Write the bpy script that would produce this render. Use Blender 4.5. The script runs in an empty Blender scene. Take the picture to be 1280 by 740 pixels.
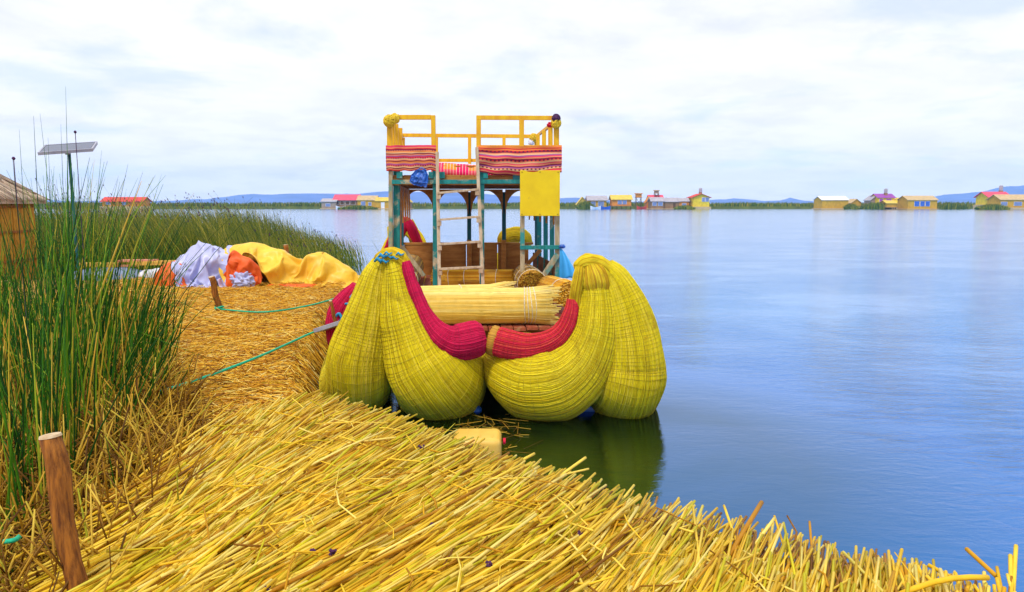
import bpy, math, random
import numpy as np
from mathutils import Vector, Matrix, noise
random.seed(7); RNG = np.random.default_rng(7)
SC = bpy.context.scene; COL = SC.collection
R = math.radians
# ---------------------------------------------------------------- camera
EYE = 2.4; FPX = 900.0; PITCH = R(7.41); CP, SP = math.cos(PITCH), math.sin(PITCH)
cd = bpy.data.cameras.new('camera'); cam = bpy.data.objects.new('camera', cd); COL.objects.link(cam)
cam.location = (0, 0, EYE); cam.rotation_euler = (math.pi/2 - PITCH, 0, 0)
cd.sensor_width = 36; cd.lens = 36*FPX/1280; cd.clip_start = 0.05; cd.clip_end = 20000
SC.camera = cam
SC.view_settings.view_transform = 'Standard'; SC.view_settings.look = 'None'
SC.view_settings.exposure = 0.64; SC.view_settings.gamma = 1
try:
    SC.cycles.max_bounces = 7; SC.cycles.volume_bounces = 1; SC.cycles.transparent_max_bounces = 8
except Exception: pass
# ---------------------------------------------------------------- sky and sun
SUN_EL, SUN_AZ = R(58), R(205)      # soft light from high behind the camera's left shoulder
world = bpy.data.worlds.new('World'); SC.world = world; world.use_nodes = True
nt = world.node_tree; N = nt.nodes; L = nt.links; N.clear()
out = N.new('ShaderNodeOutputWorld'); bg = N.new('ShaderNodeBackground'); bg.inputs[1].default_value = 0.1
sky = N.new('ShaderNodeTexSky'); sky.sky_type = 'NISHITA'; sky.sun_disc = False
sky.sun_elevation = SUN_EL; sky.sun_rotation = SUN_AZ; sky.altitude = 3800
tc = N.new('ShaderNodeTexCoord'); sep = N.new('ShaderNodeSeparateXYZ'); L.new(tc.outputs['Generated'], sep.inputs[0])
def wmath(op, a, b=None, clamp=False):
    n = N.new('ShaderNodeMath'); n.operation = op; n.use_clamp = clamp
    for i, x in enumerate((a, b)):
        if x is None: continue
        if isinstance(x, (int, float)): n.inputs[i].default_value = x
        else: L.new(x, n.inputs[i])
    return n.outputs[0]
zz = wmath('ADD', wmath('MAXIMUM', sep.outputs[2], 0.0), 0.16)
cmb = N.new('ShaderNodeCombineXYZ')
L.new(wmath('DIVIDE', sep.outputs[0], zz), cmb.inputs[0]); L.new(wmath('DIVIDE', sep.outputs[1], zz), cmb.inputs[1])
def wnoise(scale, detail, rough, dist, off):
    mp = N.new('ShaderNodeMapping'); mp.inputs['Location'].default_value = off; L.new(cmb.outputs[0], mp.inputs[0])
    n = N.new('ShaderNodeTexNoise'); n.inputs['Scale'].default_value = scale; n.inputs['Detail'].default_value = detail
    n.inputs['Roughness'].default_value = rough; n.inputs['Distortion'].default_value = dist
    L.new(mp.outputs[0], n.inputs['Vector']); return n.outputs[0]
def wramp(x, stops):
    n = N.new('ShaderNodeValToRGB'); L.new(x, n.inputs[0]); e = n.color_ramp.elements
    while len(e) < len(stops): e.new(0.5)
    for i, (p, c) in enumerate(stops): e[i].position = p; e[i].color = (*c, 1)
    return n.outputs[0]
def wmix(fac, a, b):
    n = N.new('ShaderNodeMix'); n.data_type = 'RGBA'
    for i, x in ((0, fac), (6, a), (7, b)):
        if isinstance(x, tuple): n.inputs[i].default_value = (*x, 1)
        elif isinstance(x, (int, float)): n.inputs[i].default_value = x
        else: L.new(x, n.inputs[i])
    return n.outputs[2]
shade = wramp(wnoise(0.85, 8, 0.6, 0.35, (3.1, 7.7, 0)), [(0.30, (5.5, 5.75, 6.8)), (0.44, (6.35, 6.45, 7.0)), (0.58, (7.0, 7.0, 7.05))])
bright = wramp(wnoise(2.6, 7, 0.62, 0.2, (1.3, 4.4, 0)), [(0.42, (0, 0, 0)), (0.60, (1, 1, 1))])
cloud = wmix(wmath('MULTIPLY', bright, 0.6), shade, (7.5, 7.5, 7.45))
cover = wramp(wnoise(1.3, 6, 0.58, 0.3, (8.3, 2.2, 0)), [(0.33, (0.55, 0.55, 0.55)), (0.46, (1, 1, 1))])
tint = N.new('ShaderNodeMix'); tint.data_type = 'RGBA'; tint.blend_type = 'MULTIPLY'; tint.inputs[0].default_value = 1
L.new(sky.outputs[0], tint.inputs[6]); tint.inputs[7].default_value = (0.95, 0.95, 0.95, 1)
pale = wmix(0.6, tint.outputs[2], (4.9, 6.1, 7.0))
L.new(wmix(cover, pale, cloud), bg.inputs[0]); L.new(bg.outputs[0], out.inputs[0])
sd = bpy.data.lights.new('sun', 'SUN'); sd.energy = 1.5; sd.angle = R(10); sd.color = (1, 0.95, 0.87)
sun = bpy.data.objects.new('sun', sd); COL.objects.link(sun)
S = Vector((math.sin(SUN_AZ)*math.cos(SUN_EL), math.cos(SUN_AZ)*math.cos(SUN_EL), math.sin(SUN_EL)))
sun.rotation_euler = S.to_track_quat('Z', 'Y').to_euler()

# ---------------------------------------------------------------- helpers
def P(u, v, y):
    """point of the place seen at photo position (u, v), y metres ahead"""
    b = (v-370)/FPX; dy = CP - b*SP; t = y/dy
    return np.array([(u-640)/FPX*t, y, EYE + t*(-SP - b*CP)])
def G(u, v, z):
    b = (v-370)/FPX; dz = -SP - b*CP; t = (z-EYE)/dz
    return np.array([(u-640)/FPX*t, t*(CP - b*SP), z])
def tag(o, label=None, cat=None, group=None, kind=None):
    if label: o['label'] = label
    if cat: o['category'] = cat
    if group: o['group'] = group
    if kind: o['kind'] = kind
    return o
def origin_of(o):
    v = Vector((0, 0, 0))
    while o is not None: v += o.location; o = o.parent
    return v
def empty(name, loc, label, cat, group=None):
    o = bpy.data.objects.new(name, None); o.empty_display_size = 0.2; COL.objects.link(o)
    o.location = [float(c) for c in loc]; return tag(o, label, cat, group)
def mk_mesh(name, V, F, mat, smooth=False, uv=None, rnd=None):
    me = bpy.data.meshes.new(name)
    V = np.asarray(V, dtype=np.float32)
    if isinstance(F, np.ndarray):
        k = F.shape[1]; nf = len(F)
        me.vertices.add(len(V)); me.vertices.foreach_set('co', V.ravel())
        me.loops.add(nf*k); me.loops.foreach_set('vertex_index', F.astype(np.int32).ravel())
        me.polygons.add(nf); me.polygons.foreach_set('loop_start', np.arange(0, nf*k, k, dtype=np.int32))
        me.polygons.foreach_set('loop_total', np.full(nf, k, dtype=np.int32))
        me.update(calc_edges=True)
    else:
        me.from_pydata([tuple(map(float, v)) for v in V], [], [tuple(map(int, f)) for f in F]); me.update()
    if smooth: me.polygons.foreach_set('use_smooth', np.ones(len(me.polygons), dtype=bool))
    if uv is not None:
        lay = me.uv_layers.new(name='UVMap'); uv = np.asarray(uv, dtype=np.float32)
        li = np.empty(len(me.loops), dtype=np.int32); me.loops.foreach_get('vertex_index', li)
        lay.data.foreach_set('uv', uv[li].ravel())
    if rnd is not None:
        at = me.attributes.new('rnd', 'FLOAT', 'POINT'); at.data.foreach_set('value', np.asarray(rnd, dtype=np.float32))
    me.materials.append(mat); me.validate()
    return me
def obj(name, V, F, mat, parent=None, smooth=False, uv=None, rnd=None, pivot=None):
    V = np.asarray(V, dtype=np.float64)
    off = np.array(origin_of(parent)) if parent is not None else np.zeros(3)
    loc = np.zeros(3)
    if pivot is not None: loc = np.asarray(pivot, dtype=float) - off
    me = mk_mesh(name, V - off - loc, F, mat, smooth, uv, rnd)
    o = bpy.data.objects.new(name, me); COL.objects.link(o); o.location = loc
    if parent is not None: o.parent = parent
    return o
class MB:
    def __init__(s): s.v = []; s.f = []
    def add(s, V, F):
        n = len(s.v); s.v += [tuple(map(float, p)) for p in V]; s.f += [tuple(i+n for i in f) for f in F]; return s
    def box(s, a, b, jit=0.0):
        (x0, y0, z0), (x1, y1, z1) = a, b
        v = [(x0,y0,z0),(x1,y0,z0),(x1,y1,z0),(x0,y1,z0),(x0,y0,z1),(x1,y0,z1),(x1,y1,z1),(x0,y1,z1)]
        if jit: v = [tuple(c+random.uniform(-jit, jit) for c in p) for p in v]
        return s.add(v, [(0,3,2,1),(4,5,6,7),(0,1,5,4),(1,2,6,5),(2,3,7,6),(3,0,4,7)])
    def bar(s, p, q, w, h, up=(0, 0, 1)):
        p = Vector(p); q = Vector(q); d = (q-p).normalized(); up = Vector(up)
        if abs(d.dot(up)) > 0.95: up = Vector((0, 1, 0))
        a = d.cross(up).normalized()*w/2; b = a.cross(d).normalized()*h/2
        v = [p-a-b, p+a-b, p+a+b, p-a+b, q-a-b, q+a-b, q+a+b, q-a+b]
        return s.add(v, [(0,3,2,1),(4,5,6,7),(0,1,5,4),(1,2,6,5),(2,3,7,6),(3,0,4,7)])
    def tube(s, pts, r, n=8, caps=True):
        V, F, _ = tube_data([np.asarray(p, float) for p in pts], r if hasattr(r, '__len__') else [r]*len(pts), n, caps); return s.add(V, F)
    def build(s, name, mat, parent=None, bevel=0.0, smooth=False):
        o = obj(name, s.v, s.f, mat, parent, smooth)
        if bevel:
            m = o.modifiers.new('bevel', 'BEVEL'); m.width = bevel; m.segments = 2; m.limit_method = 'ANGLE'
        return o
def frames(P_):
    P_ = [Vector(p) for p in P_]; n = len(P_); T = []
    for i in range(n):
        T.append((P_[min(i+1, n-1)] - P_[max(i-1, 0)]).normalized())
    up = Vector((0, 0, 1)) if abs(T[0].z) < 0.9 else Vector((0, 1, 0))
    a = T[0].cross(up).normalized(); out = []
    for i in range(n):
        a = (a - T[i]*a.dot(T[i])).normalized(); out.append((T[i], a, T[i].cross(a)))
    return out
def tube_data(pts, rad, n=12, caps=True, bump=0.0, bs=3.0):
    fr = frames(pts); V = []; UV = []; F = []; L_ = 0
    for i, p in enumerate(pts):
        if i: L_ += float(np.linalg.norm(np.asarray(pts[i])-np.asarray(pts[i-1])))
        for k in range(n):
            a = 2*math.pi*k/n; d = fr[i][1]*math.cos(a) + fr[i][2]*math.sin(a); r = rad[i]
            q = Vector(p) + d*r
            if bump: q += d*bump*noise.noise(q*bs)
            V.append(q); UV.append((k/n, L_))
    m = len(pts)
    for i in range(m-1):
        for k in range(n):
            k2 = (k+1) % n; F.append((i*n+k, i*n+k2, (i+1)*n+k2, (i+1)*n+k))
    if caps: F.append(tuple(range(n-1, -1, -1))); F.append(tuple((m-1)*n+k for k in range(n)))
    return V, F, UV
def catmull(ctrl, seg=8):
    C = np.asarray(ctrl, float); C = np.vstack([2*C[0]-C[1], C, 2*C[-1]-C[-2]]); out = []
    for i in range(1, len(C)-2):
        for j in range(seg):
            t = j/seg; a, b, c, d = C[i-1], C[i], C[i+1], C[i+2]
            out.append(0.5*((2*b)+(-a+c)*t+(2*a-5*b+4*c-d)*t*t+(-a+3*b-3*c+d)*t**3))
    out.append(C[-2]); return np.array(out)
def strands(Pts, rad, sides=4, caps=True):
    """Pts (N,K,3), rad (N,K) -> vertices, quad faces (caps folded in as quads when sides==4/6)"""
    Nn, K, _ = Pts.shape
    T = np.empty_like(Pts); T[:, 1:-1] = Pts[:, 2:]-Pts[:, :-2]; T[:, 0] = Pts[:, 1]-Pts[:, 0]; T[:, -1] = Pts[:, -1]-Pts[:, -2]
    T /= np.linalg.norm(T, axis=2, keepdims=True)+1e-9
    ref = np.zeros_like(T); vert = np.abs(T[:, :, 2]) > 0.8
    vert = np.repeat(np.median(vert, axis=1)[:, None] > 0.5, K, axis=1)
    ref[..., 2] = np.where(vert, 0, 1); ref[..., 1] = np.where(vert, 1, 0)
    A = np.cross(T, ref); A /= np.linalg.norm(A, axis=2, keepdims=True)+1e-9; B = np.cross(T, A)
    ang = 2*np.pi*np.arange(sides)/sides
    V = (Pts[:, :, None, :] + rad[:, :, None, None]*(A[:, :, None, :]*np.cos(ang)[None, None, :, None]+B[:, :, None, :]*np.sin(ang)[None, None, :, None]))
    V = V.reshape(-1, 3)
    i, k = np.meshgrid(np.arange(K-1), np.arange(sides), indexing='ij'); k2 = (k+1) % sides
    q = np.stack([i*sides+k, i*sides+k2, (i+1)*sides+k2, (i+1)*sides+k], -1).reshape(-1, 4)
    if caps and sides in (4, 6):
        b = (K-1)*sides
        if sides == 4: c = [[b, b+1, b+2, b+3], [3, 2, 1, 0]]
        else: c = [[b, b+1, b+2, b+3], [b, b+3, b+4, b+5], [3, 2, 1, 0], [5, 4, 3, 0]]
        q = np.vstack([q, np.array(c)])
    F = (q[None] + (np.arange(Nn)*K*sides)[:, None, None]).reshape(-1, 4)
    return V, F
def rep(r, K, sides): return np.repeat(r, K*sides)
def sm(x, a, b):
    t = np.clip((x-a)/(b-a), 0, 1); return t*t*(3-2*t)
def vnoise(x, y, s, seed=0):
    x = np.asarray(x)/s+seed*17.3; y = np.asarray(y)/s+seed*9.1; xi = np.floor(x); yi = np.floor(y); fx = x-xi; fy = y-yi
    h = lambda a, b: np.modf(np.abs(np.sin(a*127.1+b*311.7)*43758.5453))[0]
    fx = fx*fx*(3-2*fx); fy = fy*fy*(3-2*fy)
    return (h(xi, yi)*(1-fx)+h(xi+1, yi)*fx)*(1-fy)+(h(xi, yi+1)*(1-fx)+h(xi+1, yi+1)*fx)*fy
def sdist(px, py, poly):
    poly = np.asarray(poly, float); n = len(poly); d = np.full(np.shape(px), 1e9); ins = np.zeros(np.shape(px), bool)
    for i in range(n):
        a = poly[i]; b = poly[(i+1) % n]; e = b-a
        t = np.clip(((px-a[0])*e[0]+(py-a[1])*e[1])/(e@e), 0, 1)
        d = np.minimum(d, np.hypot(px-a[0]-t*e[0], py-a[1]-t*e[1]))
        c = ((a[1] > py) != (b[1] > py)) & (px < (b[0]-a[0])*(py-a[1])/(b[1]-a[1]+1e-12)+a[0]); ins ^= c
    return np.where(ins, d, -d)

# ---------------------------------------------------------------- materials
class NT:
    def __init__(s, name):
        s.m = bpy.data.materials.new(name); s.m.use_nodes = True; s.n = s.m.node_tree.nodes; s.l = s.m.node_tree.links
        s.b = s.n['Principled BSDF']
    def new(s, t, **kw):
        n = s.n.new(t)
        for k, v in kw.items(): setattr(n, k, v)
        return n
    def put(s, x, sock):
        if isinstance(x, tuple): sock.default_value = (*x, 1) if len(x) == 3 and len(sock.default_value) == 4 else x
        elif isinstance(x, (int, float)): sock.default_value = x
        else: s.l.new(x, sock)
    def coord(s, kind='Object', scale=(1, 1, 1), rot=(0, 0, 0)):
        c = s.new('ShaderNodeTexCoord'); mp = s.new('ShaderNodeMapping'); mp.inputs['Scale'].default_value = scale; mp.inputs['Rotation'].default_value = rot
        s.l.new(c.outputs[kind], mp.inputs[0]); return mp.outputs[0]
    def noise(s, vec, scale, detail=4, rough=0.55, dist=0):
        n = s.new('ShaderNodeTexNoise'); s.l.new(vec, n.inputs['Vector']); n.inputs['Scale'].default_value = scale
        n.inputs['Detail'].default_value = detail; n.inputs['Roughness'].default_value = rough; n.inputs['Distortion'].default_value = dist; return n.outputs[0]
    def ramp(s, x, stops, interp='LINEAR'):
        n = s.new('ShaderNodeValToRGB'); s.l.new(x, n.inputs[0]); n.color_ramp.interpolation = interp; e = n.color_ramp.elements
        while len(e) < len(stops): e.new(0.5)
        for i, (p, c) in enumerate(stops):
            if isinstance(c, (int, float)): c = (c, c, c)
            e[i].position = p; e[i].color = (*c, 1)
        return n.outputs[0]
    def mix(s, f, a, b, mode='MIX'):
        n = s.new('ShaderNodeMix', data_type='RGBA', blend_type=mode); s.put(f, n.inputs[0]); s.put(a, n.inputs[6]); s.put(b, n.inputs[7]); return n.outputs[2]
    def math(s, op, a, b=0.0):
        n = s.new('ShaderNodeMath', operation=op); s.put(a, n.inputs[0]); s.put(b, n.inputs[1]); return n.outputs[0]
    def attr(s, name):
        n = s.new('ShaderNodeAttribute'); n.attribute_name = name; return n.outputs['Fac']
    def objrnd(s): return s.new('ShaderNodeObjectInfo').outputs['Random']
    def col(s, x): s.put(x, s.b.inputs['Base Color'])
    def rough(s, x): s.put(x, s.b.inputs['Roughness'])
    def spec(s, x): s.b.inputs['Specular IOR Level'].default_value = x
    def bump(s, h, strength=0.4, dist=0.01):
        n = s.new('ShaderNodeBump'); n.inputs['Strength'].default_value = strength; n.inputs['Distance'].default_value = dist
        s.l.new(h, n.inputs['Height']); s.l.new(n.outputs[0], s.b.inputs['Normal'])
M = {}
def simple(name, c, c2=None, scale=8, rough=0.7, stretch=(1, 1, 1), bump=0.25, bd=0.004, spec=0.3, dirt=None, lo=0.35, hi=0.65):
    t = NT(name); v = t.coord('Object', stretch); n = t.noise(v, scale, 5, 0.6)
    c2 = c2 or tuple(x*0.75 for x in c)
    k = t.ramp(n, [(lo, c2), (hi, c)])
    if dirt:
        n2 = t.noise(t.coord('Object'), dirt[1], 5, 0.65); k = t.mix(t.ramp(n2, [(dirt[2], 0), (dirt[2]+0.12, 1)]), k, dirt[0])
    t.col(k); t.rough(rough); t.spec(spec)
    if bump: t.bump(n, bump, bd)
    M[name] = t.m; return t.m
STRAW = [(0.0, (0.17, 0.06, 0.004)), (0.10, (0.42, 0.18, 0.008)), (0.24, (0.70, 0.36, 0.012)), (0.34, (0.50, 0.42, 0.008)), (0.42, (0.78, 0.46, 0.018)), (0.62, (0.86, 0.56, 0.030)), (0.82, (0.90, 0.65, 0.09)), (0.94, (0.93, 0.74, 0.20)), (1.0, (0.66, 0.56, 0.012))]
def strand_mat(name, stops, use_obj=False, rough=0.5, spec=0.15, sc=60, lowdark=True):
    t = NT(name); r = t.objrnd() if use_obj else t.attr('rnd')
    k = t.ramp(r, stops); n = t.noise(t.coord('Object'), 9, 4, 0.6)
    k = t.mix(t.ramp(n, [(0.3, 0.22), (0.55, 0.0)]), k, tuple(x*0.5 for x in stops[1][1]))
    t.col(k); t.rough(rough); t.spec(spec); M[name] = t.m; return t.m
HULL = [(0, (.42, .28, .004)), (.12, (.60, .44, .004)), (.45, (.73, .57, .006)), (.8, (.83, .69, .012)), (1, (.80, .60, .06))]
def hull_stem(name, stops, stain=True):
    t = strand_mat(name, stops, rough=.6); nt_ = t.node_tree; b_ = nt_.nodes['Principled BSDF']; src = b_.inputs['Base Color'].links[0].from_socket
    w = NT.__new__(NT); w.m = t; w.n = nt_.nodes; w.l = nt_.links; w.b = b_
    k = w.mix(w.ramp(w.noise(w.coord('Object'), 2.6, 7, .72, .5), [(.53, 0), (.66, .6)]), src, (.30, .17, .006))
    k = w.mix(w.ramp(w.noise(w.coord('Object'), 7, 5, .7), [(.60, 0), (.70, .5)]), k, (.42, .16, .01))
    if stain:
        sp = w.new('ShaderNodeSeparateXYZ'); w.l.new(w.coord('Object'), sp.inputs[0]); zz = w.math('ADD', sp.outputs[2], w.math('MULTIPLY', w.noise(w.coord('Object'), 4, 5), .35))
        k = w.mix(w.ramp(zz, [(.10, .85), (.45, 0)]), k, (.17, .11, .008))       # wet and weathered along the waterline
    w.col(k); return t
hull_stem('hull_stem', HULL); hull_stem('gold_stem', [(0, (.50, .26, .008)), (.3, (.66, .43, .01)), (.7, (.76, .57, .012)), (1, (.82, .66, .03))], False)
strand_mat('crimson_stem', [(0, (.38, .004, .04)), (.3, (.54, .006, .06)), (.8, (.66, .010, .08)), (1, (.72, .03, .10))], rough=.7)
strand_mat('faded_red_stem', [(0, (.50, .05, .02)), (.2, (.56, .012, .04)), (.7, (.70, .02, .05)), (.93, (.76, .08, .06)), (1, (.78, .32, .06))], rough=.7)
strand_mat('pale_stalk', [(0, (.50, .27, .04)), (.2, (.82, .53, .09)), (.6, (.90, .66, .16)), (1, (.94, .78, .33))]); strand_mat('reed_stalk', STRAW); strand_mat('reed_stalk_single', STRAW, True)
GOLD = [(0, (0.26, 0.09, 0.006)), (0.2, (0.58, 0.24, 0.012)), (0.5, (0.80, 0.40, 0.018)), (0.8, (0.88, 0.52, 0.045)), (1, (0.92, 0.70, 0.22))]
strand_mat('loose_straw', GOLD)
DRY = [(0, (0.08, 0.03, 0.005)), (0.35, (0.28, 0.13, 0.010)), (0.7, (0.54, 0.30, 0.02)), (0.9, (0.70, 0.47, 0.06)), (1, (0.34, 0.34, 0.015))]
strand_mat('dry_stalk', DRY)
GREEN = [(0, (0.007, 0.045, 0.004)), (0.3, (0.018, 0.10, 0.006)), (0.6, (0.045, 0.18, 0.008)), (0.8, (0.13, 0.30, 0.010)), (0.92, (0.35, 0.40, 0.02)), (1, (0.62, 0.40, 0.03))]
strand_mat('green_reed', GREEN); strand_mat('green_reed_single', GREEN, True)
BED = [(0, (0.015, 0.05, 0.004)), (0.35, (0.07, 0.13, 0.006)), (0.65, (0.19, 0.22, 0.010)), (0.88, (0.45, 0.38, 0.03)), (1, (0.55, 0.38, 0.05))]
strand_mat('bed_reed', BED)
t = NT('mat_ground'); v = t.coord('Object', (1, 2.2, 1)); n1 = t.noise(v, 14, 8, 0.7); n2 = t.noise(t.coord('Object'), 1.4, 4)
k = t.ramp(n1, [(0.28, (0.10, 0.04, 0.008)), (0.45, (0.36, 0.17, 0.02)), (0.62, (0.62, 0.34, 0.045)), (0.8, (0.75, 0.5, 0.1))])
k = t.mix(t.ramp(n2, [(0.35, 0.0), (0.7, 0.35)]), k, (0.5, 0.26, 0.04)); t.col(k); t.rough(0.85); t.bump(n1, 1.0, 0.03); M['mat_ground'] = t.m
# wood, metal, cloth
simple('stake_wood', (0.42, 0.15, 0.018), (0.12, 0.035, 0.008), 7, 0.8, (7, 7, 1), 1.0, 0.014, dirt=((0.55, 0.4, 0.25), 5, 0.62))
simple('stake_cut', (0.70, 0.55, 0.36), (0.5, 0.34, 0.18), 20)
simple('yellow_paint', (0.86, 0.50, 0.010), (0.74, 0.34, 0.010), 3, 0.55, (5, 5, 1), 0.2, dirt=((0.62, 0.25, 0.03), 6, 0.72))
simple('yellow_board', (0.86, 0.62, 0.006), (0.76, 0.52, 0.006), 2.5, 0.6, (1, 1, 1), 0.15, dirt=((0.5, 0.3, 0.03), 5, 0.66))
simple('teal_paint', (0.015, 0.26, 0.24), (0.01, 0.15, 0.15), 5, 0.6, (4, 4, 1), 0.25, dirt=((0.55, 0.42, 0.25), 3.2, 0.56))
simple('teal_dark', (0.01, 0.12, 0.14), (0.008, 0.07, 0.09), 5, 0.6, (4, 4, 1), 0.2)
simple('teal_worn', (0.50, 0.42, 0.27), (0.33, 0.24, 0.12), 5, 0.7, (5, 5, 1), 0.3, dirt=((0.04, 0.27, 0.25), 2.6, 0.5))
simple('ladder_wood', (0.62, 0.50, 0.36), (0.42, 0.28, 0.16), 5, 0.7, (4, 4, 1), 0.3, dirt=((0.06, 0.3, 0.28), 4, 0.62))
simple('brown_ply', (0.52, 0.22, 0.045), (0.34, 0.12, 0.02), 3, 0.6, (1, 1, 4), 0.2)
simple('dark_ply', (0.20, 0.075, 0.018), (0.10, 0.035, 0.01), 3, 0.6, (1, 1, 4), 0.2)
simple('deck_plank', (0.42, 0.10, 0.05), (0.28, 0.06, 0.03), 5, 0.6, (4, 1, 4), 0.3, dirt=((0.42, 0.24, 0.12), 5, 0.55))
simple('grey_metal', (0.42, 0.42, 0.50), (0.30, 0.29, 0.36), 5, 0.5, (1, 1, 1), 0.1)
simple('teal_rope', (0.02, 0.52, 0.28), (0.01, 0.36, 0.22), 60, 0.7, (1, 1, 1), 0.8, 0.003)
simple('blue_rope', (0.03, 0.35, 0.6), (0.02, 0.2, 0.4), 60, 0.7)
simple('white_twine', (0.85, 0.80, 0.68), (0.6, 0.5, 0.35), 50, 0.8)
simple('cut_end', (0.62, 0.36, 0.07), (0.22, 0.09, 0.015), 55, 0.85, (1, 1, 1), 1.0, 0.012)
simple('dark_cut_end', (0.30, 0.15, 0.04), (0.05, 0.02, 0.008), 45, 0.85, (1, 1, 1), 1.0, 0.015)
simple('blue_plastic', (0.03, 0.16, 0.62), (0.02, 0.09, 0.42), 6, 0.35, (1, 1, 1), 0.3, 0.01, spec=0.5)
simple('sky_blue_tarp', (0.05, 0.40, 0.85), (0.03, 0.30, 0.72), 3, 0.45, (1, 1, 1), 0.3, 0.01, spec=0.4)
simple('yellow_tarp', (0.92, 0.60, 0.05), (0.80, 0.46, 0.03), 2, 0.45, (1, 1, 1), 0.3, 0.01, spec=0.4)
simple('orange_tarp', (0.88, 0.14, 0.015), (0.72, 0.09, 0.01), 3, 0.5, (1, 1, 1), 0.3, 0.01)
simple('lavender_tarp', (0.52, 0.54, 0.82), (0.40, 0.42, 0.70), 3, 0.4, (1, 1, 1), 0.3, 0.01, spec=0.5)
simple('white_sack', (0.80, 0.80, 0.86), (0.62, 0.64, 0.75), 8, 0.6)
simple('straw_yellow', (0.85, 0.62, 0.04), (0.7, 0.45, 0.02), 40, 0.7, (1, 1, 1), 0.8, 0.01)
simple('dark_flower', (0.10, 0.03, 0.10), (0.04, 0.01, 0.05), 40, 0.8)
simple('red_wool', (0.75, 0.02, 0.06), (0.5, 0.01, 0.04), 40, 0.9)
simple('jerrycan_plastic', (0.86, 0.55, 0.10), (0.78, 0.42, 0.06), 3, 0.4, (1, 1, 1), 0.1, 0.005, spec=0.4)
simple('timber', (0.70, 0.42, 0.08), (0.5, 0.25, 0.04), 4, 0.7, (1, 6, 6), 0.3)
simple('pink_timber', (0.72, 0.25, 0.2), (0.5, 0.2, 0.1), 4, 0.7, (1, 6, 6), 0.3)
simple('hull_blue_grey', (0.22, 0.28, 0.42), (0.15, 0.2, 0.32), 4, 0.6)
simple('thatch', (0.62, 0.47, 0.34), (0.36, 0.22, 0.14), 5, 0.85, (1, 1, 1), 0.8, 0.02)
simple('hut_wall', (0.58, 0.28, 0.02), (0.36, 0.14, 0.01), 5, 0.8, (4, 4, 1), 0.6, 0.01)
simple('solar_back', (0.30, 0.27, 0.18), (0.22, 0.19, 0.12), 5, 0.5)
simple('solar_glass', (0.02, 0.03, 0.09), (0.01, 0.02, 0.06), 5, 0.15, spec=0.6)
def roll_mat(name, cols, grain=70, along=1.2, rough=0.6, dirt=(0.16, 0.10, 0.01), dmin=0.60, seed=0):
    """bundled reeds: fine stalk grain along the tube (UV: x round it, y metres along it)"""
    t = NT(name); v = t.coord('UV', (grain, along, 1)); n = t.noise(v, 1.0, 5, 0.65)
    mp = t.new('ShaderNodeMapping'); mp.inputs['Location'].default_value = (seed, seed*2, 0)
    big = t.noise(t.coord('Object'), 2.3, 6, 0.7, 0.4)
    k = t.ramp(n, [(0.25, cols[0]), (0.45, cols[1]), (0.62, cols[2]), (0.8, cols[3])])
    k = t.mix(t.ramp(big, [(dmin, 0.0), (dmin+0.18, 0.65)]), k, dirt)
    t.col(k); t.rough(rough); t.spec(0.25); t.bump(n, 0.8, 0.012); M[name] = t.m; return t.m
roll_mat('hull_reed', [(0.28, 0.19, 0.003), (0.60, 0.45, 0.004), (0.76, 0.61, 0.006), (0.84, 0.71, 0.012)], 190, 1.6, dmin=0.54, dirt=(0.36, 0.22, 0.008))
roll_mat('crimson_reed', [(0.22, 0.004, 0.025), (0.50, 0.006, 0.06), (0.70, 0.012, 0.09), (0.80, 0.05, 0.12)], 40, 2, dmin=0.60, dirt=(0.4, 0.03, 0.03))
roll_mat('faded_red_reed', [(0.40, 0.06, 0.02), (0.62, 0.015, 0.04), (0.78, 0.05, 0.07), (0.82, 0.38, 0.06)], 30, 6, dmin=0.55, dirt=(0.62, 0.30, 0.04))
roll_mat('straw_roll', [(0.34, 0.17, 0.03), (0.70, 0.46, 0.09), (0.86, 0.64, 0.16), (0.93, 0.77, 0.32)], 55, 1.2, dmin=0.62, dirt=(0.5, 0.3, 0.05))
roll_mat('brown_roll', [(0.16, 0.06, 0.01), (0.42, 0.19, 0.02), (0.62, 0.32, 0.03), (0.74, 0.45, 0.06)], 50, 1.2, dirt=(0.2, 0.07, 0.01))
roll_mat('gold_knot', [(0.30, 0.14, 0.01), (0.56, 0.36, 0.02), (0.72, 0.50, 0.03), (0.82, 0.62, 0.06)], 30, 5, dirt=(0.45, 0.14, 0.02), dmin=0.55)
simple('net_cord', (0.84, 0.72, 0.04), (0.30, 0.20, 0.006), 1.3, 0.7, bump=0)
simple('net_cord_dark', (0.20, 0.16, 0.01), (0.10, 0.08, 0.008), 9, 0.7, bump=0)
simple('red_cord', (0.62, 0.02, 0.09), (0.30, 0.008, 0.04), 9, 0.7, bump=0)
# ---------------------------------------------------------------- water
t = NT('lake_water')
t.b.inputs['Metallic'].default_value = 1.0
v = t.coord('Object'); w1 = t.noise(t.coord('Object', (0.7, 1.6, 1), (0, 0, R(12))), 3.4, 6, 0.62, 0.9)
w2 = t.noise(t.coord('Object', (0.6, 2.0, 1), (0, 0, R(-8))), 9.0, 4, 0.6, 0.3)
big = t.noise(t.coord('Object', (0.22, 0.42, 1), (0, 0, R(14))), 0.75, 6, 0.62, 1.2)
h = t.math('ADD', t.math('MULTIPLY', w1, 1.0), t.math('MULTIPLY', w2, 0.35))
amp = t.ramp(big, [(0.36, 0.25), (0.62, 1.0)])
bm = t.new('ShaderNodeBump'); bm.inputs['Distance'].default_value = 0.09; t.l.new(h, bm.inputs['Height'])
vl = t.new('ShaderNodeVectorMath', operation='DISTANCE'); t.l.new(v, vl.inputs[0]); vl.inputs[1].default_value = (0.6, 6.5, 0)
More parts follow.
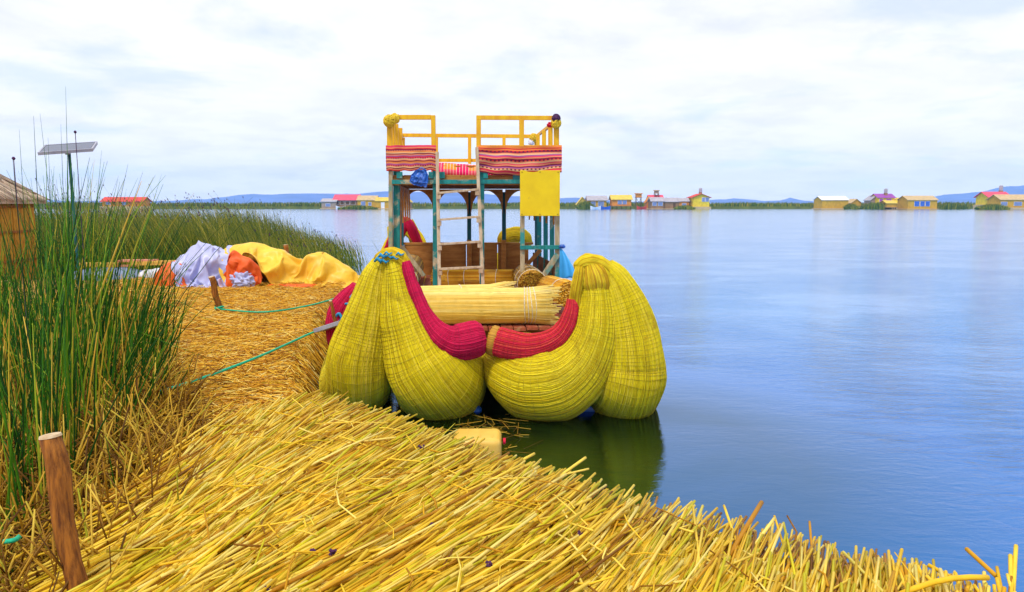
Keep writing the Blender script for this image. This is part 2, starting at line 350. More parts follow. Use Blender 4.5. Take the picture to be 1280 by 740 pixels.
lee = t.ramp(t.math('DIVIDE', vl.outputs['Value'], 30.0), [(0.07, 0.09), (0.16, 0.6), (0.5, 0.6), (1.0, 0.38)])      # calm water in the lee of the boat
t.l.new(t.math('MULTIPLY', amp, lee), bm.inputs['Strength'])
t.l.new(bm.outputs[0], t.b.inputs['Normal'])
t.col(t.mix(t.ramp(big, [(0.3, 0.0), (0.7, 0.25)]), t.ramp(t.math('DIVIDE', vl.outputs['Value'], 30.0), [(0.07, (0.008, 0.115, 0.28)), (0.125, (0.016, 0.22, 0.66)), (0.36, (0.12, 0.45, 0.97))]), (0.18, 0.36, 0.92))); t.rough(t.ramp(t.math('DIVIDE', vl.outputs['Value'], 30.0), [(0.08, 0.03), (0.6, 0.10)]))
M['lake_water'] = t.m
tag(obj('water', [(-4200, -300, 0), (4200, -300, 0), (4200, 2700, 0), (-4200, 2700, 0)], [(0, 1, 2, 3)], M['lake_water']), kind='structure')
# ---------------------------------------------------------------- hills across the lake
simple('hazed_hill_ground', (0.11, 0.19, 0.50), (0.07, 0.13, 0.38), 0.012, 0.95, bump=0)  # part of the distance haze is put into this blue base colour
prof = [(-900,249),(-300,247),(0,250),(150,252),(215,250.5),(262,249),(290,245),(318,242.5),(345,244),(370,242.5),(420,242),(452,243),(478,240),(500,239),(540,241),(600,242),(650,246),(690,249),(722,247.5),(745,250),(800,253),(880,251),(915,248.5),(940,250.5),(972,251),(984,247.5),(1000,251.5),(1060,252.5),(1140,251),(1165,246.5),(1190,242),(1225,238.5),(1255,234),(1285,230.5),(1340,226),(1450,222),(1600,228),(2100,240)]
us = np.linspace(-900, 2100, 520); vs = np.interp(us, [p[0] for p in prof], [p[1] for p in prof])
D0 = 2200.0
X = (us-640)/FPX*D0; H = (253.0-vs)/FPX*D0 + 3
H = np.maximum(H + (vnoise(X, X*0, 60, 1)-0.5)*5 + (vnoise(X, X*0, 22, 2)-0.5)*2.2, 1)
rows = []
for j, (dy, f) in enumerate([(-420, -0.06), (-300, 0.12), (-200, 0.4), (-100, 0.72), (0, 1.0), (160, 0.6), (330, -0.06)]):
    jit = (vnoise(X, X*0+j*50, 90, 3+j)-0.5)
    rows.append(np.stack([X*(1+dy/D0*0.6), D0+dy+jit*70*(f != 1.0), H*f*(1+jit*0.25*(0 < f < 1))-0.4], 1))
V = np.vstack(rows); n = len(us); F = np.array([(j*n+i, j*n+i+1, (j+1)*n+i+1, (j+1)*n+i) for j in range(6) for i in range(n-1)])
tag(obj('hills', V, F, M['hazed_hill_ground'], smooth=True), kind='structure')
# ---------------------------------------------------------------- far reed belt
simple('far_bank', (0.10, 0.13, 0.012), (0.05, 0.07, 0.008), 0.3, 0.9, bump=0)
strand_mat('far_reed', [(0, (0.03, 0.08, 0.004)), (0.5, (0.09, 0.15, 0.006)), (0.8, (0.20, 0.22, 0.01)), (1, (0.34, 0.26, 0.02))])
FD = 275.0
def gapfun(x): return 0.55+0.45*vnoise(x, x*0, 18, 4)
xs = np.linspace(-420, 420, 500)
front = FD-3+vnoise(xs, xs*0, 14, 8)*8
Vb = np.vstack([np.stack([xs, front, xs*0-0.3], 1), np.stack([xs, front+1, xs*0+0.9], 1), np.stack([xs, front+60, xs*0+0.9], 1), np.stack([xs, front+61, xs*0-0.3], 1)])
n = len(xs); Fb = np.array([(j*n+i, j*n+i+1, (j+1)*n+i+1, (j+1)*n+i) for j in range(3) for i in range(n-1)])
tag(obj('far_shore', Vb, Fb, M['far_bank']), kind='structure')
Nf = 26000; x = RNG.uniform(-400, 400, Nf); y = FD-2+RNG.random(Nf)**1.5*45+vnoise(x, x*0, 14, 8)*8; hh = RNG.uniform(1.7, 2.6, Nf)*(0.8+0.35*vnoise(x, y, 12, 5))
w = RNG.uniform(0.10, 0.3, Nf); pts = np.zeros((Nf, 3, 3)); lean = RNG.normal(0, 0.25, Nf)
for k, f in enumerate((0, 0.6, 1)): pts[:, k] = np.stack([x+lean*f*f, y, hh*f], 1)
V, F = strands(pts, np.stack([w, w*0.9, w*0.15], 1), 3, False)
tag(obj('far_reeds', V, F, M['far_reed'], rnd=rep(RNG.random(Nf), 3, 3)), 'dark green belt of tall reeds along the far shore of the lake', 'reeds', kind='stuff')
# ---------------------------------------------------------------- houses on the far shore
hm = {}
def hmat(name, c, c2=None):
    if name not in M: simple(name, c, c2, 1.2, 0.8, (1, 1, 1), 0)
    return M[name]
HC = {'ochre': (0.66, 0.36, 0.02), 'yellow': (0.86, 0.62, 0.03), 'brown': (0.34, 0.19, 0.08), 'greybrown': (0.38, 0.28, 0.20), 'orange': (0.75, 0.27, 0.03),
      'tan': (0.62, 0.44, 0.22), 'pink': (0.85, 0.10, 0.16), 'red': (0.72, 0.07, 0.04), 'grey': (0.46, 0.42, 0.46), 'white': (0.85, 0.83, 0.85), 'glass': (0.22, 0.28, 0.48),
      'teal': (0.05, 0.35, 0.42), 'purple': (0.35, 0.08, 0.40), 'straw': (0.78, 0.55, 0.08), 'darkwood': (0.14, 0.07, 0.02), 'blue': (0.05, 0.15, 0.55)}
for k, c in HC.items(): hmat('far_'+k, c)
def house(name, label, u0, u1, vb, ve, vt, wall, roof, D=268, dep=6.0, gable=False, wins=(), door=None, stilts=False, winmat='glass', cat='house', group='houses on the far shore of the lake', over=0.35):
    a = P(u0, vb, D); b = P(u1, vb, D); x0, x1 = a[0], b[0]; zb = max(a[2], 0.15); ze = P(u0, ve, D)[2]; zt = P(u0, vt, D)[2]
    cx = (x0+x1)/2; h = empty(name, (cx, D+dep/2, 0), label, cat, group); zf = zb
    if stilts:
        zf = zb+(ze-zb)*0.3
        for i in range(5):
            xx = x0+0.15+(x1-x0-0.3)*i/4
            MB().box((xx-.12, D+0.1, -0.5), (xx+.12, D+0.34, zf)).build('stilt', M['far_darkwood'], h)
        MB().box((x0-.3, D-0.9, zf-0.2), (x1+.3, D+dep, zf-0.003)).build('platform', M['far_brown'], h)
    else: MB().box((x0-.5, D-0.7, -0.3), (x1+.5, D+dep+.5, zb+0.03)).build('reed_base', M['far_tan'], h)
    m = MB().box((x0, D, zf), (x1, D+dep, ze))
    if gable: m.add([(x0, D, ze), (x1, D, ze), (cx, D, zt), (x0, D+dep, ze), (x1, D+dep, ze), (cx, D+dep, zt)], [(0, 1, 2), (5, 4, 3)])
    else: m.add([(x0, D, ze), (x0, D+dep, ze), (x0, D+dep/2, zt), (x1, D, ze), (x1, D+dep, ze), (x1, D+dep/2, zt)], [(0, 2, 1), (3, 4, 5)])
    m.build('wall', M['far_'+wall], h)
    r = MB(); o_ = over; tk = 0.16
    if gable:
        s = (zt-ze)/((x1-x0)/2)
        for sg in (-1, 1):
            xe = cx+sg*((x1-x0)/2+o_); zo = ze-s*o_
            pts_ = [(cx, D-o_, zt), (xe, D-o_, zo), (xe, D+dep+o_, zo), (cx, D+dep+o_, zt)]
            r.add([(p[0], p[1], p[2]+0.02) for p in pts_]+[(p[0], p[1], p[2]+tk) for p in pts_], [(0,1,2,3),(7,6,5,4),(0,4,5,1),(1,5,6,2),(2,6,7,3),(3,7,4,0)])
    else:
        s = (zt-ze)/(dep/2)
        for sg in (-1, 1):
            ye = D+dep/2+sg*(dep/2+o_); zo = ze-s*o_
            pts_ = [(x0-o_, D+dep/2, zt), (x0-o_, ye, zo), (x1+o_, ye, zo), (x1+o_, D+dep/2, zt)]
            r.add([(p[0], p[1], p[2]+0.02) for p in pts_]+[(p[0], p[1], p[2]+tk) for p in pts_], [(0,1,2,3),(7,6,5,4),(0,4,5,1),(1,5,6,2),(2,6,7,3),(3,7,4,0)])
    r.build('roof', M['far_'+roof], h)
    W = x1-x0; Hh = ze-zf
    for (a0, a1, b0, b1) in wins:
        f = MB().box((x0+W*a0-.08, D-0.10, zf+Hh*b0-.08), (x0+W*a1+.08, D-0.003, zf+Hh*b1+.08)).build('window', M['far_white'], h)
        MB().box((x0+W*a0, D-0.14, zf+Hh*b0), (x0+W*a1, D-0.103, zf+Hh*b1)).build('pane', M['far_'+winmat], f)
    if door:
        MB().box((x0+W*door[0], D-0.09, zf+0.02), (x0+W*door[1], D-0.004, zf+Hh*0.8)).build('door', M['far_'+door[2]], h)
    return h
def lookout(name, label, u, vb, vt, wpx, body, D=266, box=0.4, roofc='straw'):
    a = P(u, vb, D); z0 = max(a[2], 0); z1 = P(u, vt, D)[2]; x = a[0]; w = wpx/FPX*D/2
    h = empty(name, (x, D+w, 0), label, 'tower', 'lookout towers on the far shore'); zf = z1-(z1-z0)*box
    for sx in (-1, 1):
        for sy in (0, 2): MB().bar((x+sx*w*.9, D+sy*w*.95, z0), (x+sx*w*.7, D+sy*w*.9+.05, zf), .18, .18).build('leg', M['far_darkwood'], h)
    MB().bar((x-w*.9, D+.1, z0+.4), (x+w*.75, D+.1, zf-.3), .1, .1).bar((x+w*.9, D+.12, z0+.4), (x-w*.75, D+.12, zf-.3), .1, .1).build('brace', M['far_darkwood'], h)
    MB().box((x-w, D, zf), (x+w, D+2*w, zf+.15)).build('platform', M['far_brown'], h)
    MB().box((x-w*.85, D+.15, zf+.152), (x+w*.85, D+2*w-.15, z1-.3)).build('cabin', M['far_'+body], h)
    MB().box((x-w*1.1, D-.15, z1-.298), (x+w*1.1, D+2*w+.15, z1)).build('roof', M['far_'+roofc], h)
house('reed_hut', 'long house with orange red roof showing over the reeds at far left', 128, 178, 258, 251.5, 246.8, 'orange', 'red', 225, 5, wins=[(.1, .2, .3, .8), (.5, .6, .3, .8)], over=.5)
house('grey_house', 'low grey brown house left of the pink roofed building', 402, 420, 260.5, 252, 248.5, 'greybrown', 'grey', wins=[(.3, .6, .3, .7)])
hp = house('pink_roofed_house', 'long open sided building with bright pink roof left of the tour boat', 418, 447, 259, 249.5, 243.5, 'brown', 'pink', 270, 7, wins=[(.05, .2, .35, .8), (.28, .42, .35, .8), (.5, .65, .35, .8), (.72, .9, .35, .8)], winmat='darkwood', over=.6)
house('yellow_house', 'ochre house with tan roof and pale window right of the pink roof', 447, 470, 260, 250, 244.8, 'ochre', 'tan', 267, 6, wins=[(.2, .42, .3, .8), (.6, .75, .3, .7)])
house('yellow_hut', 'small ochre hut with low tan roof half behind the boat cabin post', 470, 488, 260.5, 251, 247, 'ochre', 'straw', 266, 5, door=(.35, .6, 'white'))
house('thatched_hut', 'thatched brown hut seen under the boat upper deck', 500, 513, 261, 252, 245.5, 'brown', 'straw', 266, 5, gable=True, door=(.4, .6, 'darkwood'))
house('thatched_hut', 'tiny yellow thatched hut leftmost of the centre village', 722, 734, 260.5, 254, 246.5, 'straw', 'straw', 268, 4, gable=True, over=.5)
house('grey_roofed_house', 'ochre house with grey roof and two windows at left of centre village', 735, 758, 260.5, 250, 245, 'ochre', 'grey', 267, 6, wins=[(.15, .4, .3, .8), (.55, .85, .3, .8)], over=.5)
house('straw_roofed_house', 'orange house on stilts with bright straw roof and pale windows', 765, 789, 261, 249, 244, 'orange', 'straw', 264, 6, wins=[(.3, .5, .25, .8), (.55, .75, .25, .8)], stilts=True, over=.5)
lookout('lookout_tower', 'orange lookout box on tall thin stilts between two village houses', 798.5, 259, 241.5, 8, 'orange', 268, .32, 'orange')
house('orange_hut', 'small rounded orange hut beside the lookout tower', 808, 816, 260, 252, 246, 'orange', 'orange', 270, 4, gable=True)
house('pink_roofed_house', 'tall building with pink roof and roof mast in centre village', 812, 829, 260, 249.5, 244, 'orange', 'pink', 272, 6, wins=[(.2, .4, .3, .7), (.6, .8, .3, .7)])
lookout('lookout_tower', 'thin grey lookout mast above the pink roof in centre village', 821, 247, 237.5, 6, 'greybrown', 273, .45, 'tan')
house('grey_roofed_house', 'brown house with grey roof and blue windows at the water in centre village', 814, 829.5, 261, 251.5, 247, 'brown', 'grey', 263, 6, wins=[(.1, .4, .4, .85), (.55, .9, .4, .85)])
house('brown_house', 'low brown house with dull tan roof right of the blue windows', 830, 849, 261, 252, 247.5, 'brown', 'grey', 264, 6, door=(.6, .75, 'darkwood'))
house('orange_hut', 'little orange hut with grey roof beside the tall yellow house', 849, 861, 261, 251.5, 248, 'orange', 'grey', 264, 5, wins=[(.3, .7, .3, .7)])
hy = house('two_storey_house', 'tall bright yellow house with red gable roof on teal base', 866, 886.5, 258.5, 246.5, 242.5, 'yellow', 'red', 262, 7, gable=True, wins=[(.55, .72, .55, .95), (.76, .95, .55, .95)], over=.6)
a = P(866, 261.5, 262); b = P(886.5, 258.4, 262)
MB().box((a[0]+.05, 261.9, -.2), (a[0]+(b[0]-a[0])*.35, 269, b[2])).build('base_panel', M['far_white'], hy)
MB().box((a[0]+(b[0]-a[0])*.35+.005, 261.9, -.2), (b[0]-.05, 269, b[2])).build('base_panel', M['far_teal'], hy)
def tank(u, v0, v1, D, parent_label):
    x = P(u, v0, D); z1 = P(u, v1, D)[2]
    o = empty('water_tank', (x[0], D, x[2]), parent_label, 'water tank')
    MB().tube([(x[0], D, x[2]+.5), (x[0], D, z1-.25)], .62, 12).build('tank_body', M['far_grey'], o, smooth=False)
    MB().tube([(x[0], D, z1-.249), (x[0], D, z1)], [.6, .25], 12).build('lid', M['far_grey'], o)
    MB().box((x[0]-.5, D-.5, x[2]-1.2), (x[0]+.5, D+.5, x[2]+.495)).build('stand', M['far_brown'], o)
tank(875.5, 242, 234.8, 266, 'grey water tank on top of the tall yellow house')
house('white_roofed_house', 'long low ochre hall with white roof left in the right village', 1027, 1060, 260.5, 250, 245.5, 'ochre', 'white', 262, 7, over=.3)
house('gable_hut', 'small ochre gable hut right of the white roofed hall', 1064, 1076, 260, 253.5, 249, 'ochre', 'tan', 266, 5, gable=True)
house('grey_roofed_house', 'grey roofed lean-to beside the purple roof', 1088, 1102, 256, 250, 244.5, 'greybrown', 'grey', 272, 5, gable=True)
house('purple_roofed_house', 'yellow house with purple and pink roof under a water tank', 1097, 1118, 255, 247, 242.5, 'yellow', 'purple', 270, 6, wins=[(.1, .3, .3, .8), (.5, .8, .3, .8)], winmat='purple')
house('stilt_house', 'ochre deck house on stilts in front of the purple roof', 1108, 1120, 262, 254, 251, 'ochre', 'straw', 258, 5, stilts=True)
tank(1107, 243, 235.5, 272, 'grey water tank above the purple roofed house')
house('gable_hut', 'narrow ochre gable hut left of the long tan roofed house', 1124, 1134, 260, 252, 247.5, 'ochre', 'yellow', 266, 5, gable=True, door=(.3, .6, 'teal'))
house('tan_roofed_house', 'long ochre house with tan roof and wide blue windows', 1134.5, 1171, 262, 250, 245, 'ochre', 'tan', 256, 7, wins=[(.22, .38, .3, .85), (.42, .56, .3, .85), (.6, .74, .3, .85)], winmat='blue')
house('pink_roofed_house', 'ochre house with pink roof and white side at far right', 1235, 1262, 256, 246, 240, 'yellow', 'pink', 258, 7, gable=False, wins=[(.05, .2, .3, .8)], over=.6)
tank(1251, 240, 231.5, 262, 'grey water tank above the pink roof at far right')
house('tan_roofed_house', 'ochre house with tan roof and two white windows at the right edge', 1250, 1288, 259.5, 249.5, 243.5, 'ochre', 'tan', 250, 7, wins=[(.02, .22, .25, .7), (.45, .7, .25, .7)])
def far_boat(u0, u1, v, D, c, label):
    a = P(u0, v, D); b = P(u1, v, D); n = 9; V = []; F = []; Lx = b[0]-a[0]
    for i in range(n):
        f = i/(n-1); w = 0.9*math.sin(math.pi*(0.08+0.84*f)); rise = 0.5*abs(2*f-1)**2
        V += [(a[0]+Lx*f, D-w, .75+rise), (a[0]+Lx*f, D-w*.5, -.1), (a[0]+Lx*f, D+w*.5, -.1), (a[0]+Lx*f, D+w, .75+rise)]
    for i in range(n-1):
        k = i*4; F += [(k, k+4, k+5, k+1), (k+1, k+5, k+6, k+2), (k+2, k+6, k+7, k+3), (k+3, k+7, k+4, k)]
    F += [(0, 1, 2, 3), (4*n-1, 4*n-2, 4*n-3, 4*n-4)]
    o = empty('rowing_boat', ((a[0]+b[0])/2, D, 0), label, 'boat', 'boats moored at the far shore')
    obj('hull', V, F, M['far_'+c], o)
    MB().box(((a[0]+b[0])/2-.15, D-.8, .85), ((a[0]+b[0])/2+.15, D+.8, .92)).build('seat', M['far_brown'], o)
far_boat(738, 751, 261, 256, 'white', 'white boat moored before the grey roofed house')
far_boat(751, 763, 261, 257, 'blue', 'blue boat moored beside a white one at centre village')
far_boat(796, 808, 261, 257, 'red', 'red boat below the orange lookout box')
far_boat(420, 432, 260, 262, 'white', 'white boat drawn up beside the pink roofed building at left')
# bushes on the near edge of the far islands
def tuft(u0, u1, D, hmax, label, n=700):
    x = RNG.uniform(P(u0, 260, D)[0], P(u1, 260, D)[0], n); y = D+RNG.uniform(-3, 3, n); f_ = (x-x.min())/(x.max()-x.min())
    hh = hmax*RNG.uniform(.55, 1.05, n)*(0.4+0.6*np.sin(np.pi*f_)); pts = np.zeros((n, 3, 3)); ln = RNG.normal(0, .5, n)
    for k, f in enumerate((0, .6, 1)): pts[:, k] = np.stack([x+ln*f*f, y, hh*f-.05], 1)
    V, F = strands(pts, np.stack([hh*0+.16, hh*0+.14, hh*0+.03], 1), 3, False)
    tag(obj('reed_tuft', V, F, M['far_reed'], rnd=rep(RNG.random(n), 3, 3)), label, 'reeds', kind='stuff')
tuft(722, 742, 262, 3.0, 'green reed tuft at the left end of the centre village')
tuft(1168, 1205, 258, 2.6, 'green reeds right of the long tan roofed house')
tuft(1225, 1256, 246, 2.0, 'low green reeds before the pink roof at far right')
tuft(1076, 1110, 262, 2.6, 'reeds before the purple roofed house')
tuft(1060, 1068, 256, 2.0, 'small reeds right of the white roofed hall')
tuft(845, 866, 258, 1.5, 'low reeds beside the tall yellow house')
tuft(425, 470, 256, 1.6, 'low green reeds before the houses at left')
# ---------------------------------------------------------------- the island of cut reeds
ZI = 0.5
edge = [G(*p, ZI)[:2] for p in [(1420, 860), (1290, 795), (1150, 745), (950, 690), (800, 650), (620, 600), (545, 562), (470, 535), (405, 505), (388, 470), (398, 420), (425, 378), (440, 362)]]
ISL = [(5, -4), (4.2, -1)] + [tuple(e) for e in edge] + [(-3.7, 17.3), (-7, 18.3), (-12, 18.6), (-20, 19), (-20, -4)]
pile_px = [(1420, 850), (1290, 775), (1150, 722), (950, 668), (800, 628), (620, 577), (545, 543), (470, 520), (398, 498), (300, 522), (242, 562), (222, 610), (190, 670), (140, 745), (90, 900)]
PILE = [tuple(G(*p, 0.74)[:2]) for p in pile_px] + [(-1.5, -1), (3.4, -1)]
def surf(x, y):
    x = np.asarray(x, float); y = np.asarray(y, float)
    d = sdist(x, y, ISL); dp = sdist(x, y, PILE)
    z = ZI + (vnoise(x, y, 1.7, 1)-.5)*.10 + (vnoise(x, y, .55, 2)-.5)*.06 + (vnoise(x, y, .18, 3)-.5)*.035
    z = z + sm(dp, -0.12, 0.45)*0.22
    return z*sm(d, -0.02, 0.28) - 0.45*(1-sm(d, -0.12, 0.12))
gx = np.arange(-20, 5.01, 0.09); gy = np.arange(-4, 19.2, 0.09); GX, GY = np.meshgrid(gx, gy)
GZ = surf(GX, GY); nx = len(gx); V = np.stack([GX, GY, GZ], -1).reshape(-1, 3)
ii, jj = np.meshgrid(np.arange(nx-1), np.arange(len(gy)-1)); a = (jj*nx+ii).ravel(); F = np.stack([a, a+1, a+nx+1, a+nx], 1)
keep = (GZ.ravel()[F] > -0.35).any(1); F = F[keep]; used, inv = np.unique(F, return_inverse=True)
tag(obj('reed_island', V[used], inv.reshape(F.shape), M['mat_ground'], smooth=True), kind='structure')
# loose straw over the mat
def lay_straw(name, label, n, xr, yr, lmin, lmax, r0, r1, dirmean, dirsd, mat, lift=0.05, tilt=0.10, cond=None, K=3, dens=None):
    x = RNG.uniform(*xr, n*3); y = RNG.uniform(*yr, n*3)
    ok = (sdist(x, y, ISL) > 0.02) & (sdist(x, y, PILE) < 0.1)
    if cond is not None: ok &= cond(x, y)
    x = x[ok][:n]; y = y[ok][:n]; n = len(x); Ln = RNG.uniform(lmin, lmax, n); a = RNG.normal(dirmean, dirsd, n); c = RNG.normal(0, .25, n)
    s = np.linspace(-.5, .5, K)[None]*Ln[:, None]; ang = a[:, None]+c[:, None]*s/Ln[:, None]
    px = x[:, None]+s*np.cos(ang); py = y[:, None]+s*np.sin(ang)
    tl = RNG.normal(0, tilt, n)[:, None]*s
    pz = surf(x, y)[:, None]+RNG.uniform(0.0, lift, n)[:, None]+tl+(surf(px, py)-surf(x, y)[:, None])*.5
    pz = np.maximum(pz, surf(px, py)-0.02)
    r = RNG.uniform(r0, r1, n)
    V, F = strands(np.stack([px, py, pz], -1), np.repeat(r[:, None], K, 1), 3, False)
    tag(obj(name, V, F, mat, rnd=rep(RNG.random(n), K, 3)), label, 'straw', kind='stuff')
lay_straw('loose_straw', 'loose golden straw trampled over the island by the boat', 42000, (-9, -0.6), (5.2, 17.6), .18, .65, .0035, .0075, 0.15, .55, M['loose_straw'], K=3)
lay_straw('loose_straw', 'fine scattered golden straw lying every way on the mat', 14000, (-7, -0.6), (4.5, 17.6), .10, .30, .003, .006, 0.2, 1.3, M['loose_straw'], lift=.07, tilt=.25, K=3)

lay_straw('loose_straw', 'longer pale straws scattered over the trampled mat', 1500, (-7, -0.9), (5.0, 12), .25, .8, .004, .0075, 0.2, 1.0, M['reed_stalk'], lift=.05, tilt=.08, K=4)
# ---------------------------------------------------------------- the pile of fresh cut reeds (foreground)
def inv_px(p):
    d = np.array(p)-np.array([0, 0, EYE]); f = d[1]*CP-d[2]*SP; up = d[1]*SP+d[2]*CP
    return 640+FPX*d[0]/f, 370-FPX*up/f
def px_arr(x, y, z):
    dz = z-EYE; f = y*CP-dz*SP; up = y*SP+dz*CP; return 640+FPX*x/f, 370-FPX*up/f
PZ = 0.74
def pile_dir(x, y):
    """lay of the stalks: fanning round the edge"""
    u, v = px_arr(x, y, PZ)
    th = np.interp(u - (v-600)*0.35, [100, 300, 500, 680, 760, 850, 950, 1050, 1200, 1400], [24, 30, 26, 30, 44, 58, 72, 84, 96, 104])
    t_ = np.radians(th); b = (v-370)/FPX
    def g(u_, v_):
        b_ = (v_-370)/FPX; tt = (PZ-EYE)/(-SP-b_*CP); return (u_-640)/FPX*tt, tt*(CP-b_*SP)
    x2, y2 = g(u+6*np.cos(t_), v-6*np.sin(t_)); x1, y1 = g(u, v)
    a = np.arctan2(y2-y1, x2-x1); return a
def pile_stalks(n, rng, over=0.10, top=0.0):
    x = rng.uniform(-4.2, 3.4, n*4); y = rng.uniform(0.9, 6.6, n*4); d = sdist(x, y, PILE); u, v = px_arr(x, y, PZ)
    ok = (d > -over*rng.random(n*4)**3) & (v < 1000) & (v > 400) & (u > -150) & (u < 1500)
    # the lower left rim is ragged and hidden by dry growth, keep tips off it
    x = x[ok][:n]; y = y[ok][:n]; n = len(x)
    a = pile_dir(x, y)+rng.normal(0, .085, n)+np.where(rng.random(n) < .08, rng.normal(0, .35, n), 0); Ln = rng.uniform(1.1, 2.3, n)
    r = rng.uniform(.0040, .0085, n)*np.where(rng.random(n) < .15, .7, 1)
    for _ in range(3):      # keep the butts of the stalks off the ragged left rim
        tx_, ty_ = x-Ln*np.cos(a), y-Ln*np.sin(a); ut, vt = px_arr(x-Ln*.98*np.cos(a), np.maximum(ty_, .4), PZ)
        Ln = np.where((sdist(tx_, ty_, PILE) < -rng.uniform(0, .25, n)) & (y > 2.4), Ln*.72, Ln)
    K = 4; s = np.linspace(0, 1, K)[None]; bend = rng.normal(0, .035, n)[:, None]
    ca, sa = np.cos(a)[:, None], np.sin(a)[:, None]
    px = x[:, None]-Ln[:, None]*s*ca - bend*np.sin(np.pi*s)*sa; py = y[:, None]-Ln[:, None]*s*sa + bend*np.sin(np.pi*s)*ca
    inside = sdist(px, py, PILE)
    tipz = PZ + rng.uniform(-.02, .075, n) + top
    zs = tipz[:, None] + (-0.07)*s + 0.0*s
    base = surf(px, py); base = np.where(inside < .3, np.maximum(base, 0.58+.16*s*0), base)
    pz = np.maximum(zs+(vnoise(px, py, .8, 6)-.5)*.05, base-.01+ (1-s)*.03)
    pz[:, 0] += rng.normal(0.0, .012, n)
    pz[:, 0] += np.where(rng.random(n) < .05, rng.uniform(0, .08, n), 0)
    return np.stack([px, py, pz], -1), r
pile = empty('cut_reed_pile', (0.2, 3.2, 0.5), 'thick layer of freshly cut yellow reed stalks fanned along the island edge', 'reed pile')
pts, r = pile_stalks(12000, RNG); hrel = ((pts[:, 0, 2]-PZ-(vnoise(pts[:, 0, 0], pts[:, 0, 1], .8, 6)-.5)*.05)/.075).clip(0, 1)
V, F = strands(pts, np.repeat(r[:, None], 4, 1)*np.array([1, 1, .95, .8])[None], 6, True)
o = obj('reed_stalk_layer', V, F, M['reed_stalk'], pile, smooth=False, rnd=rep((RNG.random(len(r))**.8*(.10+.9*hrel**1.15)+.12*hrel).clip(0, 1), 4, 6)); tag(o, kind='stuff')  # lower stalks older and browner; shade of the gaps put into their colour
# the filling under the lip of the pile, stacked down to the water
m_e = [G(u, v, .6) for u, v in [(398, 503), (470, 525), (545, 549), (620, 584), (700, 606), (800, 636), (950, 676), (1080, 712), (1150, 732), (1290, 786), (1420, 858)]]
n = 3200; tt = RNG.uniform(0, len(m_e)-1.001, n); i0 = tt.astype(int); ff = (tt-i0)[:, None]; E = np.array(m_e); base = E[i0]*(1-ff)+E[i0+1]*ff
a = pile_dir(base[:, 0], base[:, 1])+RNG.normal(0, .12, n); z = RNG.uniform(.05, .72, n); Ln = RNG.uniform(.35, .6, n)
tx = base[:, 0]+np.cos(a)*RNG.uniform(-.06, .05, n); ty = base[:, 1]+np.sin(a)*RNG.uniform(-.06, .05, n)
pts = np.stack([np.stack([tx, ty, z], 1), np.stack([tx-Ln*np.cos(a), ty-Ln*np.sin(a), z-.02], 1)], 1)
V, F = strands(pts, np.repeat(RNG.uniform(.0045, .0085, n)[:, None], 2, 1), 6, True)
tag(obj('buried_stalks', V, F, M['reed_stalk'], pile, rnd=rep(RNG.random(n), 2, 6)), kind='stuff')
# 300 single stalks lying on top, sharing a few meshes
rs = np.random.default_rng(11)
stalk_meshes = []
for k in range(12):
    Ln = 1.0+0.09*k; s = np.linspace(0, 1, 5); bend = rs.normal(0, .03)
    p_ = np.stack([Ln*(s-.5), bend*np.sin(np.pi*s), .012*np.sin(np.pi*s*1.5+k)], 1)[None]
    rr = np.array([[1, 1, .95, .9, .75]])*rs.uniform(.006, .0095)
    V, F = strands(p_, rr, 6, True); stalk_meshes.append((Ln, mk_mesh('reed_stalk', V, F, M['reed_stalk_single'])))
def put_single(parent, mesh, mid, ang, pitch, roll=0):
    o = bpy.data.objects.new('reed_stalk', mesh); COL.objects.link(o); o.parent = parent
    o.location = Vector([float(c) for c in mid])-origin_of(parent); o.rotation_euler = (roll, -pitch, ang); return o
pts, r = pile_stalks(285, rs, over=.12, top=.02)
for q in pts:
    mid = (q[0]+q[-1])/2; d = q[0]-q[-1]; Ln, me = stalk_meshes[rs.integers(12)]
    mid = q[0]-d/np.linalg.norm(d)*Ln/2
    put_single(pile, me, (mid[0], mid[1], mid[2]+.012), math.atan2(d[1], d[0]), math.asin(d[2]/np.linalg.norm(d)))
# named stray stalks that stick out: (tip px, tip z) -> (tail px, tail z)
def single(tip, ztip, tail, ztail, r=.009, mat='reed_stalk_single', parent=None, sag=0.0, name='reed_stalk'):
    A = G(*tip, ztip); B = G(*tail, ztail); s = np.linspace(0, 1, 6)[:, None]; p_ = A*(1-s)+B*s; p_[:, 2] += sag*np.sin(np.pi*s[:, 0])
    V, F = strands(p_[None], np.full((1, 6), r), 6, True); return obj(name, V, F, M[mat], parent or pile, pivot=(A+B)/2)
for tip, zt, tail, zl, r_ in [((952, 628), .82, (905, 705), .77, .013), ((968, 648), .80, (930, 700), .77, .009), ((968, 645), .80, (982, 690), .76, .006), ((1012, 652), .80, (1015, 690), .76, .006),
        ((1208, 686), .80, (1245, 720), .78, .010), ((1160, 706), .80, (1190, 722), .78, .009), ((1270, 682), .86, (1266, 745), .76, .009), ((1263, 694), .84, (1264, 745), .76, .009),
        ((732, 572), .82, (690, 602), .77, .009), ((736, 586), .80, (660, 604), .77, .006), ((668, 567), .80, (610, 598), .77, .009), ((905, 632), .80, (925, 690), .77, .007)]:
    single(tip, zt, tail, zl, r_)
rq = np.random.default_rng(5)
for k in range(46):
    u_ = 1120+k*4.2+rq.normal(0, 5); v_ = np.interp(u_, [1120, 1200, 1300], [712, 728, 722])+rq.normal(0, 9); single((u_, v_), .80, (u_-rq.normal(-4, 12), 748+rq.uniform(0, 20)), .75, rq.uniform(.006, .009))
single((1235, 722), .83, (1120, 745), .79, .012, sag=.03)
